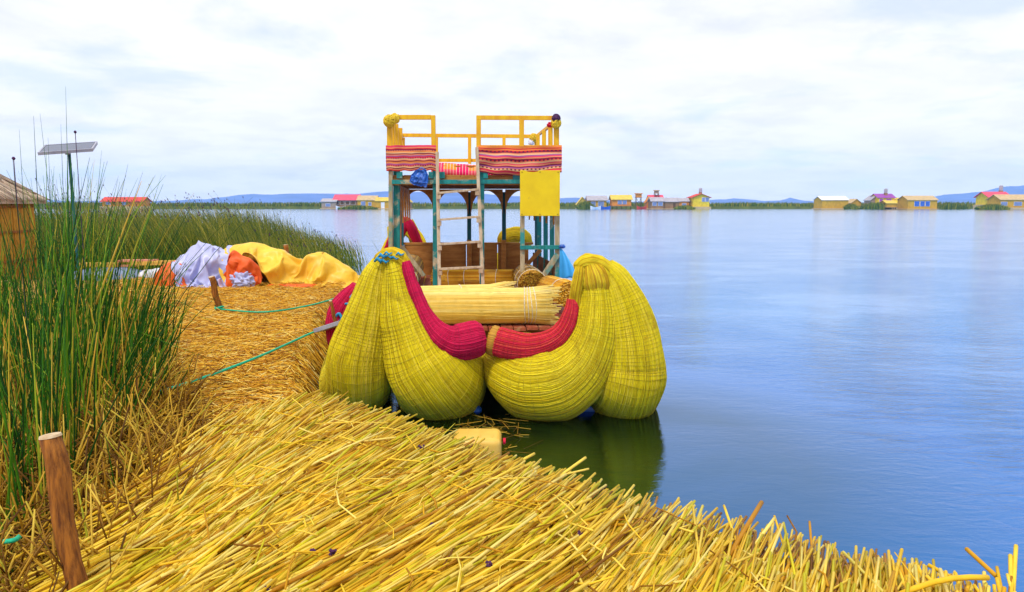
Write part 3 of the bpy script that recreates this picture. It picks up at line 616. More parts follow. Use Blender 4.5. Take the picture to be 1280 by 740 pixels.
# thin loose bits lying across
n = 300; x = RNG.uniform(-3, 3, n*3); y = RNG.uniform(1.9, 6, n*3); ok = sdist(x, y, PILE) > .3; x = x[ok][:n]; y = y[ok][:n]; n = len(x)
a = RNG.uniform(0, 2*np.pi, n); Ln = RNG.uniform(.12, .55, n); s = np.linspace(-.5, .5, 4)[None]; kink = RNG.normal(0, .5, n)[:, None]
ang = a[:, None]+kink*(s > .1); px = x[:, None]+np.cumsum(np.cos(ang), 1)*Ln[:, None]/4; py = y[:, None]+np.cumsum(np.sin(ang), 1)*Ln[:, None]/4
pz = PZ+.07+RNG.uniform(0, .03, n)[:, None]+s*RNG.normal(0, .04, n)[:, None]+(vnoise(px, py, .8, 6)-.5)*.05
V, F = strands(np.stack([px, py, pz], -1), np.repeat(RNG.uniform(.0025, .0055, n)[:, None], 4, 1), 4, True)
tag(obj('stray_straws', V, F, M['reed_stalk'], pile, rnd=rep(RNG.random(n), 4, 4)), kind='stuff')
# dark dried flower heads caught between the stalks
for (u, v) in [(392, 689), (333, 735), (415, 690), (540, 655), (526, 560), (612, 705), (724, 668)]:
    c = G(u, v, PZ+.075); mb = MB()
    for k in range(9):
        q = c+np.random.default_rng(k+u).normal(0, .007, 3); mb.tube([q-np.array([0, 0, .008]), q, q+np.array([0, 0, .008])], [.003, .009, .003], 5)
    mb.build('seed_head', M['dark_flower'], pile)
# ---------------------------------------------------------------- dry tangled growth at the left
n = 9500; x = RNG.uniform(-5.6, -0.8, n*4); y = RNG.uniform(2.0, 7.6, n*4)
u, v = px_arr(x, y, .5); lim = np.interp(v, [430, 500, 560, 640, 760, 900], [190, 220, 250, 225, 170, 90])
ok = (u < lim+RNG.normal(0, 16, n*4)) & (u > -120) & (v < 900); x = x[ok][:n]; y = y[ok][:n]; n = len(x)
Ln = RNG.uniform(.12, .62, n); az = RNG.uniform(0, 2*np.pi, n); el = np.abs(RNG.normal(.75, .5, n)).clip(.02, 1.5); K = 4; s = np.linspace(0, 1, K)[None]
bend = RNG.normal(0, .35, n)[:, None]; e2 = el[:, None]-s*np.abs(bend)
px = x[:, None]+np.cos(az)[:, None]*np.cos(e2)*Ln[:, None]*s; py = y[:, None]+np.sin(az)[:, None]*np.cos(e2)*Ln[:, None]*s; pz = .47+np.sin(e2)*Ln[:, None]*s+RNG.uniform(0, .08, n)[:, None]
V, F = strands(np.stack([px, py, pz], -1), RNG.uniform(.0035, .008, n)[:, None]*np.array([1, 1, .9, .6])[None], 4, True)
n2 = 420; x = RNG.uniform(-6.5, -2.4, n2*6); y = RNG.uniform(3.6, 8.6, n2*6); u, v = px_arr(x, y, .5); ok = (u < np.interp(v, [440, 500, 600, 700], [200, 205, 150, 60])) & (u > -150); x = x[ok][:n2]; y = y[ok][:n2]; n2 = len(x)
h_ = RNG.uniform(.3, 1.25, n2); lx = RNG.normal(.03, .2, n2)*h_; ly = RNG.normal(0, .15, n2)*h_
px = x[:, None]+lx[:, None]*s; py = y[:, None]+ly[:, None]*s; pz = .47+h_[:, None]*s
V2, F2 = strands(np.stack([px, py, pz], -1), RNG.uniform(.003, .006, n2)[:, None]*np.array([1, 1, .9, .6])[None], 4, True)
tag(obj('dry_blades', V2, F2, M['dry_stalk'], rnd=rep(.45+.55*RNG.random(n2), K, 4)), 'upright dry straw coloured blades among the green reeds', 'dry reeds', kind='stuff')
tag(obj('dry_stalk_tangle', V, F, M['dry_stalk'], rnd=rep(RNG.random(n), K, 4)), 'tangle of broken dry brown stalks under the green reeds', 'dry reeds', kind='stuff')
# ---------------------------------------------------------------- tall green reeds at the left
clump = empty('green_reed_clump', (-3.6, 5.4, .5), 'tall dense clump of living green reeds at the left edge', 'reeds')
def green(n, rng):
    x = rng.uniform(-7.5, -2.2, n*6); y = rng.uniform(3.2, 9.5, n*6); u, v = px_arr(x, y, .5)
    lim = np.interp(v, [430, 470, 500, 560, 620, 700, 800], [205, 205, 200, 165, 115, 45, 0])
    ok = (u < lim+rng.normal(0, 6, n*6)) & (u > -260) & (v < 800)
    x = x[ok][:n]; y = y[ok][:n]; u = u[ok][:n]; v = v[ok][:n]; n = len(x)
    h = rng.gamma(5, .28, n).clip(.4, 2.3)*np.interp(u, [-60, 20, 70, 125, 170, 205], [.78, .82, 1.05, 1.0, .78, .55])*np.interp(y, [3.2, 5, 9], [.72, 1.0, 1.0])
    lx = rng.normal(.0, .15, n)*h + np.interp(u, [-100, 60, 120, 205], [-.04, .02, .12, .30])*h; ly = rng.normal(-.03, .12, n)*h
    K = 7; s = np.linspace(0, 1, K)[None]; f = .35*s+.65*s**2.2
    px = x[:, None]+lx[:, None]*f; py = y[:, None]+ly[:, None]*f; pz = .45+h[:, None]*s*(1-.04*s)
    # a few snapped and folded over
    fold = rng.random(n) < .07; k_ = s > .6
    pz = np.where(fold[:, None] & k_, .45+h[:, None]*(.6-(s-.6)*.5), pz); px = np.where(fold[:, None] & k_, px+(s-.6)*h[:, None]*.8*np.sign(rng.normal(0, 1, n))[:, None], px)
    r = rng.uniform(.0035, .0068, n)
    return np.stack([px, py, pz], -1), r[:, None]*np.array([1, 1.05, 1, .9, .72, .5, .2])[None]
pts, rr = green(2300, RNG)
V, F = strands(pts, rr, 4, True)
tag(obj('reed_blades', V, F, M['green_reed'], clump, rnd=rep(RNG.random(len(rr))**1.5, 7, 4)), kind='stuff')
pts, rr = green(270, rs)
for q, r_ in zip(pts, rr):
    V, F = strands(q[None], r_[None]*1.1, 4, True); obj('reed_blade', V, F, M['green_reed_single'], clump, pivot=q[0])
def blade(uv0, uv1, y, r=.005, mat='green_reed_single', bow=0.0, z0=None):
    A = P(*uv0, y); B = P(*uv1, y-.1); s = np.linspace(0, 1, 9)[:, None]; q = A*(1-s)+B*s; q[:, 0] += bow*np.sin(np.pi*s[:, 0])
    V, F = strands(q[None], (r*np.array([1, 1, 1, .9, .85, .75, .6, .45, .2]))[None], 4, True)
    return obj('reed_blade', V, F, M[mat], clump, pivot=A)
for a_, b_, y_, w in [((92, 520), (82, 108), 5.6, .004), ((60, 520), (42, 145), 5.4, .005), ((95, 530), (50, 142), 5.8, .004), ((40, 430), (24, 162), 6.0, .004), ((88, 500), (76, 155), 6, .004),
        ((110, 500), (110, 205), 6.2, .005), ((105, 430), (127, 188), 6.6, .004), ((80, 520), (118, 200), 5.6, .004), ((100, 480), (160, 205), 6.2, .0045), ((140, 420), (202, 218), 6.4, .004),
        ((60, 500), (58, 190), 5.5, .005), ((45, 520), (16, 200), 5.2, .005), ((72, 480), (60, 172), 6.2, .004), ((93, 500), (88, 196), 5.2, .007), ((86, 500), (84, 182), 5.6, .007), ((90, 520), (93, 215), 5.3, .006)]:
    blade(a_, b_, y_, w)
simple('yellow_reed', (0.78, 0.55, 0.06), (0.6, 0.35, 0.03), 9, .5, bump=0)
blade((120, 380), (177, 226), 5.4, .008, 'yellow_reed')
for k, (u0, v0, u1, v1) in enumerate([(190, 478, 238, 352), (196, 486, 232, 372), (200, 500, 218, 330), (188, 470, 215, 300), (203, 500, 240, 448), (150, 560, 262, 490), (182, 460, 205, 290), (195, 495, 228, 400)]):
    blade((u0, v0), (u1, v1), 6.2+.1*k, .006, bow=.05)
for k, (u0, v0, u1, v1) in enumerate([(170, 700, 158, 590), (155, 670, 132, 545), (170, 640, 172, 700)]): blade((u0, v0), (u1, v1), 4.2, .006)
# small seed heads on the thin stems
hd = MB()
for (u, v, y_) in [(94, 165, 6.2), (17, 198, 5.2)]:
    c = P(u, v, y_); hd.tube([c-np.array([0, 0, .012]), c, c+np.array([0, 0, .012])], [.006, .014, .006], 6)
    hd.bar(c, c-np.array([.01, 0, 1.3]), .004, .004)
hd.build('seed_head', M['dark_flower'], clump)
# ---------------------------------------------------------------- the reed bed beyond the island
n = 17000; x = RNG.uniform(-24, -3.6, n*2); y = RNG.uniform(18.6, 31, n*2)
ok = (x < -4.6-(y-18.6)*.20+RNG.normal(0, .45, n*2)-np.where(y < 20, .5, 0)); x = x[ok][:n]; y = y[ok][:n]; n = len(x)
u, v = px_arr(x, y, 0)
endf = sm((-4.6-(y-18.6)*.20)-x, -.5, 3.6); h = (RNG.normal(1.95, .22, n)*(.42+.58*endf)*(.85+.25*vnoise(x, y, 1.6, 4))).clip(.5, 2.7)
tall = RNG.random(n) < .035; h = np.where(tall, h*1.18, h)
K = 5; s = np.linspace(0, 1, K)[None]; lx = RNG.normal(-.32, .20, n)*h; ly = RNG.normal(0, .15, n)*h; f = .3*s+.7*s**2
V, F = strands(np.stack([x[:, None]+lx[:, None]*f, y[:, None]+ly[:, None]*f, -.15+(h+.15)[:, None]*s], -1), RNG.uniform(.007, .014, n)[:, None]*np.array([1, 1, .85, .6, .2])[None], 3, False)
tag(obj('reed_bed', V, F, M['bed_reed'], rnd=rep((RNG.random(n)*.8+.25*vnoise(x, y, 1.2, 7)).clip(0, 1), K, 3)), 'wide bed of green and brown reeds growing behind the island', 'reeds', kind='stuff')
ti = np.where(tall)[0]; hd = np.stack([x[ti]+lx[ti], y[ti]+ly[ti], h[ti]], 1)
pts = np.stack([hd+np.array([-.02, 0, -.03]), hd+np.array([0, 0, .0]), hd+np.array([-.03, 0, .035])], 1)
V, F = strands(pts, np.tile([.004, .017, .004], (len(ti), 1)), 4, False)
tag(obj('seed_heads', V, F, M['dark_flower']), 'dark seed heads above the reed bed behind the island', 'seed heads', kind='stuff')
# ================================================================ the reed catamaran
boat = empty('reed_boat', (-.55, 10.5, 0), 'double hulled reed tour boat with tall yellow prows and a two storey cabin', 'boat')
AX = np.array([-.094, 1.0, 0])        # runs away from the camera, slightly to the left
def smooth_path(ctrl, seg=8): 
    c = catmull(ctrl, seg); return [c[i, :3] for i in range(len(c))], [max(float(c[i, 3]), .01) for i in range(len(c))]
def C4(u, v, y, rpx): p = P(u, v, y); return [*p, rpx/FPX*y]
def net(pts, rad, parent, mat, step=.05, ring_r=.0024, longs=26, off=.007, bump=0.0, bs=3.0, every=None):
    fr = frames(pts); segs = np.cumsum([0]+[float(np.linalg.norm(np.asarray(pts[i+1])-np.asarray(pts[i]))) for i in range(len(pts)-1)])
    PP = np.array(pts); RR = np.array(rad); A = np.array([f[1] for f in fr]); B = np.array([f[2] for f in fr])
    def at(s):
        return np.array([np.interp(s, segs, PP[:, k]) for k in range(3)]), np.interp(s, segs, RR), np.array([np.interp(s, segs, A[:, k]) for k in range(3)]), np.array([np.interp(s, segs, B[:, k]) for k in range(3)])
    rings = []; s = step; Kn = 33
    while s < segs[-1]-.02:
        pts_ = []
        wob = random.uniform(-.012, .012); ph = random.uniform(0, 6)
        for k in range(Kn):
            a = 2*math.pi*k/(Kn-1); c, r, a_, b_ = at(min(max(s+wob*math.sin(a+ph)*1.3+.006*math.sin(3*a+ph), 0), segs[-1]))
            d = a_*math.cos(a)+b_*math.sin(a); q = c+d*(r)
            if bump: q = q+d*bump*noise.noise(Vector(q)*bs)
            pts_.append(q+d*off)
        rings.append(pts_); s += step*random.uniform(.75, 1.25)
    V, F = strands(np.array(rings), np.full((len(rings), Kn), ring_r), 3, False)
    Km = 60; lines = []
    for j in range(longs):
        pts_ = []; a0 = 2*math.pi*j/longs+random.uniform(-.06, .06)
        for i in range(Km):
            c, r, a_, b_ = at(segs[-1]*i/(Km-1)); a = a0+.05*math.sin(i*.7+j)
            d = a_*math.cos(a)+b_*math.sin(a); q = c+d*r
            if bump: q = q+d*bump*noise.noise(Vector(q)*bs)
            pts_.append(q+d*off)
        lines.append(pts_)
    if longs:
        V2, F2 = strands(np.array(lines), np.full((longs, Km), ring_r*.45), 3, False); F = np.vstack([F, F2+len(V)]); V = np.vstack([V, V2])
    o = obj('binding_net', V, F, mat, parent, smooth=True); tag(o, kind='stuff'); return o
def stems(pts, rad, parent, mat, n, bump, bs, r0=.0055):
    fr = frames(pts); PP = np.array(pts); RR = np.array(rad); A = np.array([f[1] for f in fr]); B = np.array([f[2] for f in fr]); m = len(pts)
    a = 2*np.pi*np.arange(n)/n+RNG.normal(0, .012, n); wob = RNG.normal(0, .010, (n, 1))*np.sin(np.linspace(0, 9, m))[None]+RNG.normal(0, .006, (n, m))
    an = a[:, None]+wob; d = A[None]*np.cos(an)[..., None]+B[None]*np.sin(an)[..., None]; Q = PP[None]+d*RR[None, :, None]
    if bump:
        for i in range(n):
            for j in range(m): Q[i, j] += d[i, j]*bump*noise.noise(Vector(Q[i, j])*bs)
    Q += d*(RNG.normal(0, .0016, (n, 1))+RNG.normal(0, .0008, (n, m)))[..., None]
    rr = np.minimum(np.full((n, m), r0)*RNG.uniform(.75, 1.2, (n, 1)), (RR*.16)[None]+.001)
    V, F = strands(Q, rr, 4, False); return tag(obj('reed_stem_layer', V, F, mat, parent, smooth=True, rnd=rep(RNG.random(n), m, 4)), kind='stuff')
def bundle(name, ctrl, mat, parent, n=48, seg=8, netmat='net_cord', step=.038, ring_r=.0023, longs=46, bump=.03, bs=2.2, capmat=None, label=None, tie=True):
    pts, rad = smooth_path(ctrl, seg); V, F, UV = tube_data(pts, rad, n, True, bump, bs)
    o = obj(name, V, F, M[mat], parent, smooth=True, uv=UV)
    if label: tag(o, label)
    sm_ = {'hull_reed': 'hull_stem', 'crimson_reed': 'crimson_stem', 'faded_red_reed': 'faded_red_stem', 'gold_knot': 'gold_stem'}[mat]
    stems(pts, rad, o, M[sm_], max(26, int(2*math.pi*max(rad)/.0115)), bump, bs)
    if tie: net(pts, rad, o, M[netmat], step, ring_r, longs, bump=bump, bs=bs)
    if capmat:
        for e, sgn in ((0, -1), (-1, 1)):
            pass
    return o
def aft(p, ys, r, z, dx=0.0):
    return [[p[0]+AX[0]*(y-p[1])+dx, y, z, r] for y in ys]
# left hull
ci = [C4(490, 324, 7.95, 12), C4(495, 344, 7.95, 19), C4(501, 375, 7.95, 27), C4(512, 410, 7.95, 37), C4(526, 443, 7.95, 49), C4(545, 471, 8.02, 57), C4(552, 470, 8.6, 60)]
ci += aft(ci[-1], [9.8, 12, 15, 17], .42, .22, .05) + [[-1.95, 17.9, .55, .3], [-2.35, 18.3, 1.25, .2], [P(512, 290, 18.3)[0], 18.3, 1.95, .10]]
bundle('prow_bundle', ci, 'hull_reed', boat)
co = [C4(476, 326, 8.0, 10), C4(470, 346, 8.0, 18), C4(464, 375, 8.0, 25), C4(457, 410, 8.0, 33), C4(450, 445, 8.0, 40), C4(449, 476, 8.1, 42), C4(444, 480, 8.6, 45)]
co += aft(co[-1], [9.6, 12, 15, 17], .42, .26, -.05) + [[-2.8, 17.9, .55, .3], [-2.95, 18.3, 1.2, .2], [P(490, 300, 18.4)[0], 18.4, 1.8, .10]]
bundle('prow_bundle', co, 'hull_reed', boat)
# right hull
ri = [C4(738, 331, 8.0, 15), C4(744, 352, 8.0, 22), C4(746, 385, 7.98, 27), C4(742, 418, 7.95, 34), C4(727, 448, 7.95, 44), C4(703, 468, 7.95, 52), C4(675, 474, 7.98, 55), C4(650, 463, 8.2, 47), C4(634, 452, 8.8, 36)]
ri += aft(ri[-1], [10, 12.5, 15, 16.8], .34, .18, -.02) + [[-.5, 17.7, .5, .3], [-.1, 18.0, 1.2, .18], [P(645, 298, 18)[0], 18.0, 1.68, .14]]
bundle('prow_bundle', ri, 'hull_reed', boat)
ro = [C4(754, 334, 8.02, 15), C4(767, 352, 8.02, 23), C4(779, 385, 8.0, 30), C4(786, 420, 8.0, 37), C4(788, 455, 8.0, 42), C4(784, 481, 8.05, 46), C4(770, 484, 8.6, 47)]
ro += aft(ro[-1], [9.8, 12.5, 15, 16.8], .40, .26, .03) + [[.43, 17.5, .4, .2]]
bundle('prow_bundle', ro, 'hull_reed', boat)
# knots of the prow tips
def tip(ctrl, bump=.018):
    pts, rad = smooth_path(ctrl, 6); V, F, UV = tube_data(pts, rad, 30, True, bump, 11)
    o = obj('prow_tip', V, F, M['gold_knot'], boat, smooth=True, uv=UV); stems(pts, rad, o, M['gold_stem'], 70, bump, 11, .006); return o
tip([C4(721, 338, 7.9, 3), C4(724, 332, 7.92, 8), C4(731, 329, 7.94, 10), C4(742, 330, 7.96, 12), C4(753, 337, 7.98, 13), C4(763, 350, 8.0, 13), C4(768, 364, 8.0, 5)])
tip([C4(737, 328, 7.97, 12), C4(740.5, 339, 7.97, 19), C4(743, 350, 7.97, 22.6), C4(744.5, 362, 7.97, 20)], .012)
tip([C4(472, 329, 8.0, 4), C4(478, 322, 7.98, 9), C4(490, 321, 7.95, 11), C4(501, 323, 7.9, 9), C4(509, 332, 7.87, 5), C4(512, 342, 7.86, 3)])
mb = MB()
for (u, v, r_) in [(473, 325, .02), (477, 320, .018), (480, 327, .015), (499, 318, .012), (493, 323, .01), (486, 321, .01), (484, 317, .012)]: mb.tube([P(u-5, v+2, 7.85), P(u-1, v-2, 7.81), P(u+2, v+1, 7.8), P(u+6, v-1, 7.84)], [r_*.5, r_, r_, r_*.5], 7)
mb.build('tip_lashing', M['blue_rope'], boat, smooth=True)
# crimson gunwale rolls
def roll_end(parent, c, d, r, mat, name='cut_end', depth=.03):
    """the cut face of a roll of reeds: many stalk ends of uneven depth"""
    d = Vector(d).normalized(); up = Vector((0, 0, 1)) if abs(d.z) < .9 else Vector((0, 1, 0)); a = d.cross(up).normalized(); b = a.cross(d)
    pts_ = []; g = .014; n_ = int(r/g)+1; rr = []
    for i in range(-n_, n_+1):
        for j in range(-n_, n_+1):
            x = (i+.5*(j % 2))*g; y = j*g*.87
            if x*x+y*y > (r*.96)**2: continue
            q = Vector(c)+a*x+b*y; e = random.uniform(-.3, 1)*depth; pts_.append([q-d*.06, q+d*e]); rr.append(g*.52)
    V, F = strands(np.array(pts_), np.repeat(np.array(rr)[:, None], 2, 1), 6, True)
    return tag(obj(name, V, F, mat, parent, rnd=rep(RNG.random(len(pts_)), 2, 6)), kind='stuff')
g1 = [C4(507, 327, 7.86, 5), C4(513, 348, 7.84, 7), C4(521, 372, 7.82, 9), C4(532, 398, 7.80, 12), C4(546, 418, 7.78, 17), C4(563, 428, 7.8, 21), C4(580, 427, 7.84, 23.5), C4(596, 423, 7.88, 23), C4(604, 421, 7.9, 17)]
o = bundle('gunwale_roll', g1, 'crimson_reed', boat, n=28, netmat='red_cord', step=.04, ring_r=.0018, longs=0, bump=.012, bs=8, label='crimson reed roll curling along the left prow')
g2 = [C4(715, 374, 7.85, 6), C4(714, 388, 7.84, 9), C4(708, 406, 7.82, 11), C4(697, 421, 7.8, 13.5), C4(679, 431, 7.78, 15.5), C4(658, 434, 7.8, 17), C4(638, 431, 7.84, 18.5), C4(622, 427, 7.88, 18.5)]
o = bundle('gunwale_roll', g2, 'faded_red_reed', boat, n=28, netmat='red_cord', step=.04, ring_r=.0018, longs=0, bump=.012, bs=8, label='faded red and straw coloured roll along the right prow')
d = np.array(g2[-1][:3])-np.array(g2[-2][:3]); e_ = np.array(g2[-1][:3]); dn = d/np.linalg.norm(d); rr_ = g2[-1][3]
V, F, UV = tube_data([e_-dn*.02, e_+dn*.03, e_+dn*.075, e_+dn*.085], [rr_*.98, rr_*1.06, rr_*1.03, rr_*.9], 28, True, .01, 14); obj('straw_end', V, F, M['brown_roll'], o, smooth=True, uv=UV)
roll_end(o, e_+dn*.085, d, rr_*.98, M['dry_stalk'], depth=.012)
g1b = [C4(711, 404, 7.9, 4), C4(717, 385, 7.88, 7), C4(720, 365, 7.86, 7), C4(723, 348, 7.86, 7), C4(725, 334, 7.88, 5)]
bundle('gunwale_roll', g1b, 'gold_knot', boat, n=20, tie=False, bump=.01, bs=8)
g3 = [C4(446, 356, 8.4, 6), C4(438, 370, 8.4, 12), C4(429, 388, 8.4, 18), C4(426, 410, 8.4, 19), C4(425, 430, 8.4, 14), C4(428, 446, 8.4, 7)]
bundle('gunwale_roll', g3, 'crimson_reed', boat, n=24, netmat='red_cord', step=.04, ring_r=.0018, longs=0, bump=.012, bs=8)
# stern tips seen past the cabin
g4 = [C4(484, 318, 17.6, 6), C4(492, 300, 17.5, 7), C4(503, 284, 17.4, 7), C4(507, 276, 17.4, 5), C4(513, 283, 17.4, 6), C4(520, 298, 17.5, 6), C4(526, 312, 17.6, 5)]
bundle('stern_roll', g4, 'crimson_reed', boat, n=16, tie=False, bump=.01, bs=8)
g5 = [C4(480, 322, 17.8, 7), C4(492, 300, 17.9, 8), C4(506, 286, 18, 8), C4(520, 296, 17.9, 8), C4(530, 312, 17.8, 6)]
bundle('stern_roll', g5, 'hull_reed', boat, n=16, tie=False, bump=.01, bs=8)
g6 = [C4(628, 306, 17.5, 6), C4(632, 297, 17.4, 9), C4(644, 293, 17.4, 9), C4(655, 296, 17.4, 8), C4(660, 306, 17.5, 6)]
bundle('stern_roll', g6, 'gold_knot', boat, n=18, tie=False, bump=.02, bs=8)
# blue floats under the right hull
for (u, v) in [(741, 523), (570, 528)]:
    c = P(u, v, 7.9); MB().tube([c+np.array([-.28, .25, .04]), c+np.array([-.25, .25, .04]), c+np.array([.25, .25, .04]), c+np.array([.28, .25, .04])], [.05, .08, .08, .05], 14).build('float_drum', M['blue_plastic'], boat, smooth=False)
# ---------------------------------------------------------------- deck
ZD = .75
def BX(u, y, z=None): return P(u, 300, y)[0]
def deckx(x, y): return x + AX[0]*(y-9.4)
x0, x1 = G(548, 408, ZD)[0], G(703, 404, ZD)[0]; npl = 10; w = (x1-x0)/npl
for i in range(npl):
    a = x0+i*w+.008; b = x0+(i+1)*w-.008; yf = 9.42+random.uniform(-.03, .03); dz = random.uniform(-.006, .006)
    v = [(a, yf, ZD-.04+dz), (b, yf, ZD-.04+dz), (deckx(b, 17), 17, ZD-.04), (deckx(a, 17), 17, ZD-.04), (a, yf, ZD+dz), (b, yf, ZD+dz), (deckx(b, 17), 17, ZD), (deckx(a, 17), 17, ZD)]
    MB().add(v, [(0,3,2,1),(4,5,6,7),(0,1,5,4),(1,2,6,5),(2,3,7,6),(3,0,4,7)]).build('deck_plank', M['deck_plank'], boat)
for i in range(5):        # side planks under the benches
    for sg, xb in ((-1, x0), (1, x1)):
        a = xb+sg*(i*w+.008); b = xb+sg*((i+1)*w-.008); a, b = min(a, b), max(a, b); yf = 10.6+i*.15
        v = [(deckx(a, yf), yf, ZD-.05), (deckx(b, yf), yf, ZD-.05), (deckx(b, 17), 17, ZD-.05), (deckx(a, 17), 17, ZD-.05), (deckx(a, yf), yf, ZD-.01), (deckx(b, yf), yf, ZD-.01), (deckx(b, 17), 17, ZD-.01), (deckx(a, 17), 17, ZD-.01)]
        MB().add(v, [(0,3,2,1),(4,5,6,7),(0,1,5,4),(1,2,6,5),(2,3,7,6),(3,0,4,7)]).build('deck_plank', M['deck_plank'], boat)
MB().box((x0-.1, 9.55, ZD-.20), (x1+.02, 9.68, ZD-.056)).build('deck_beam', M['dark_ply'], boat)
MB().box((x0-.5, 12.4, ZD-.22), (x1+.1, 12.55, ZD-.06)).build('deck_beam', M['dark_ply'], boat)
# ---------------------------------------------------------------- cabin: front row at YF, back row at YB
YF, YB = 12.6, 16.3
def post(u0, v0, v1, y, wpx, mat, name='post', u1=None, dep=.07):
    a = P(u0, v0, y); b = P(u1 if u1 is not None else u0, v1, y); z0 = min(b[2], ZD) if v1 > 355 else b[2]
    if v1 > 355: b = np.array([b[0], b[1], ZD])
    return MB().bar((a[0], y, a[2]), (b[0], y, b[2]), dep, wpx/FPX*y, up=(1, 0, 0)).build(name, M[mat], boat, bevel=.004)
def rail(u0, v0, u1, v1, y, hpx, mat, name='rail', y1=None, dep=.05):
    a = P(u0, v0, y); b = P(u1, v1, y1 or y); return MB().bar(a, b, dep, hpx/FPX*y).build(name, M[mat], boat, bevel=.004)
# front posts (lower storey)
post(488.5, 212, 372, YF, 5, 'teal_worn'); post(496, 213, 372, YF+.12, 8, 'teal_paint')
post(544, 208, 372, YF, 5.5, 'teal_paint'); post(602.5, 206, 372, YF, 5.5, 'teal_paint')
post(653, 262, 376, YF, 5.5, 'teal_worn'); post(696.5, 262, 376, YF, 6, 'teal_worn')
# right side posts (receding) and left side posts
post(690, 215, 362, YF+.8, 5.5, 'teal_paint'); post(682, 215, 360, YF+1.7, 5.5, 'teal_paint'); post(674, 215, 356, YF+2.7, 5.5, 'teal_paint')
post(499.5, 225, 355, YF+1.3, 4.5, 'brown_ply')
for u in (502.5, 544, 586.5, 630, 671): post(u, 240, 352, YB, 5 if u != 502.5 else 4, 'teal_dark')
for u in (586.5, 629.5): post(u, 300, 350, YB-.09, 6, 'brown_ply', 'wall_batten', dep=.03)
# lower side rail, braces
rail(650, 309.5, 700, 309, YF-.06, 5, 'teal_paint', 'side_rail'); rail(668, 362, 697, 318, YF-.07, 7, 'teal_worn', 'brace', dep=.04)
rail(655, 335, 676, 312, YF+1.9, 5, 'brown_ply', 'brace', dep=.03)
rail(502, 308, 530, 345, YF+.3, 5, 'teal_worn', 'brace', dep=.03)
rail(502, 240, 498, 300, YF+.25, 5, 'brown_ply', 'brace', dep=.03)
# upper floor: beams, joists, ply
rail(490, 227.5, 652, 227, YF-.05, 5.2, 'teal_paint', 'floor_beam')
for (u0, u1) in ((549, 556), (604, 610), (496, 503), (536, 542)): rail(u0, 219, u1, 219, YF-.04, 8, 'teal_paint', 'beam_block', dep=.06)
rail(641, 219, 650, 219, YF-.04, 10, 'teal_dark', 'beam_block', dep=.06)
za = P(600, 221, YF)[2]
xl, xr = P(486, 221, YF)[0], P(700, 221, YF)[0]; bl, br = xl+AX[0]*(YB-YF), xr+AX[0]*(YB-YF)
npb = 12
for i in range(npb):
    fa, fb = i/npb+.002, (i+1)/npb-.002
    a0, b0, a1, b1 = xl+(xr-xl)*fa, xl+(xr-xl)*fb, bl+(br-bl)*fa, bl+(br-bl)*fb; z_ = za+random.uniform(-.004, .004)
    v = [(a0, YF+.03, z_), (b0, YF+.03, z_), (b1, YB+.1, z_), (a1, YB+.1, z_), (a0, YF+.03, z_+.03), (b0, YF+.03, z_+.03), (b1, YB+.1, z_+.03), (a1, YB+.1, z_+.03)]
    MB().add(v, [(0,3,2,1),(4,5,6,7),(0,1,5,4),(1,2,6,5),(2,3,7,6),(3,0,4,7)]).build('floor_board', M['brown_ply'], boat)
for i, y in enumerate((YF+.05, YF+.75, YF+1.5, YF+2.3, YF+3.1, YB)):
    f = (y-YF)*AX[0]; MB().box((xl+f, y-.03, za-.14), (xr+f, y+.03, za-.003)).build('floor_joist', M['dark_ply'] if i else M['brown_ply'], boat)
# arched ply boards between the posts (front, back and sides)
def arch_board(A, B, ztop, zspring, zcrown, n=14, th=.03, mat='brown_ply', foot=.05):
    """board between two post tops with a round arch cut out of its lower edge"""
    A = np.array(A); B = np.array(B); d = B-A; nrm = np.array([-d[1], d[0], 0]); nrm = nrm/np.linalg.norm(nrm)*th/2
    V = []; F = []
    for s in (-1, 1):
        for i in range(n+1):
            f = i/n; c = 2*f-1; zl = zspring+(zcrown-zspring)*math.sqrt(max(0, 1-(abs(c))**1.9))
            p = A+d*f; V.append((*(p+nrm*s)[:2], zl)); V.append((*(p+nrm*s)[:2], ztop))
    m = 2*(n+1)
    for i in range(n):
        k = 2*i; F += [(k, k+2, k+3, k+1), (m+k, m+k+1, m+k+3, m+k+2), (k, m+k, m+k+2, k+2), (k+1, k+3, m+k+3, m+k+1)]
    F += [(0, 1, m+1, m), (2*n, m+2*n, m+2*n+1, 2*n+1)]
    return obj('arch_board', V, F, M[mat], boat)
zt = za-.005; zc = P(600, 238.5, YB)[2]; zs = P(600, 268, YB)[2]
us_ = [502, 544, 587, 630, 672]
for a, b in zip(us_[:-1], us_[1:]): arch_board([P(a+1.5, 250, YB)[0], YB-.05, 0], [P(b-1.5, 250, YB)[0], YB-.05, 0], zt-.145, zs, zc)
for k in range(4):
    ya, yb = YF+.15+k*.92, YF+.15+(k+1)*.92-.03
    for u, sgx in ((499, 0), (694, 0)):
        xa = P(u, 250, YF)[0]+AX[0]*(ya-YF); xb = P(u, 250, YF)[0]+AX[0]*(yb-YF); arch_board([xa, ya, 0], [xb, yb, 0], zt-.145, zs-.12, zc+.03, mat='brown_ply')
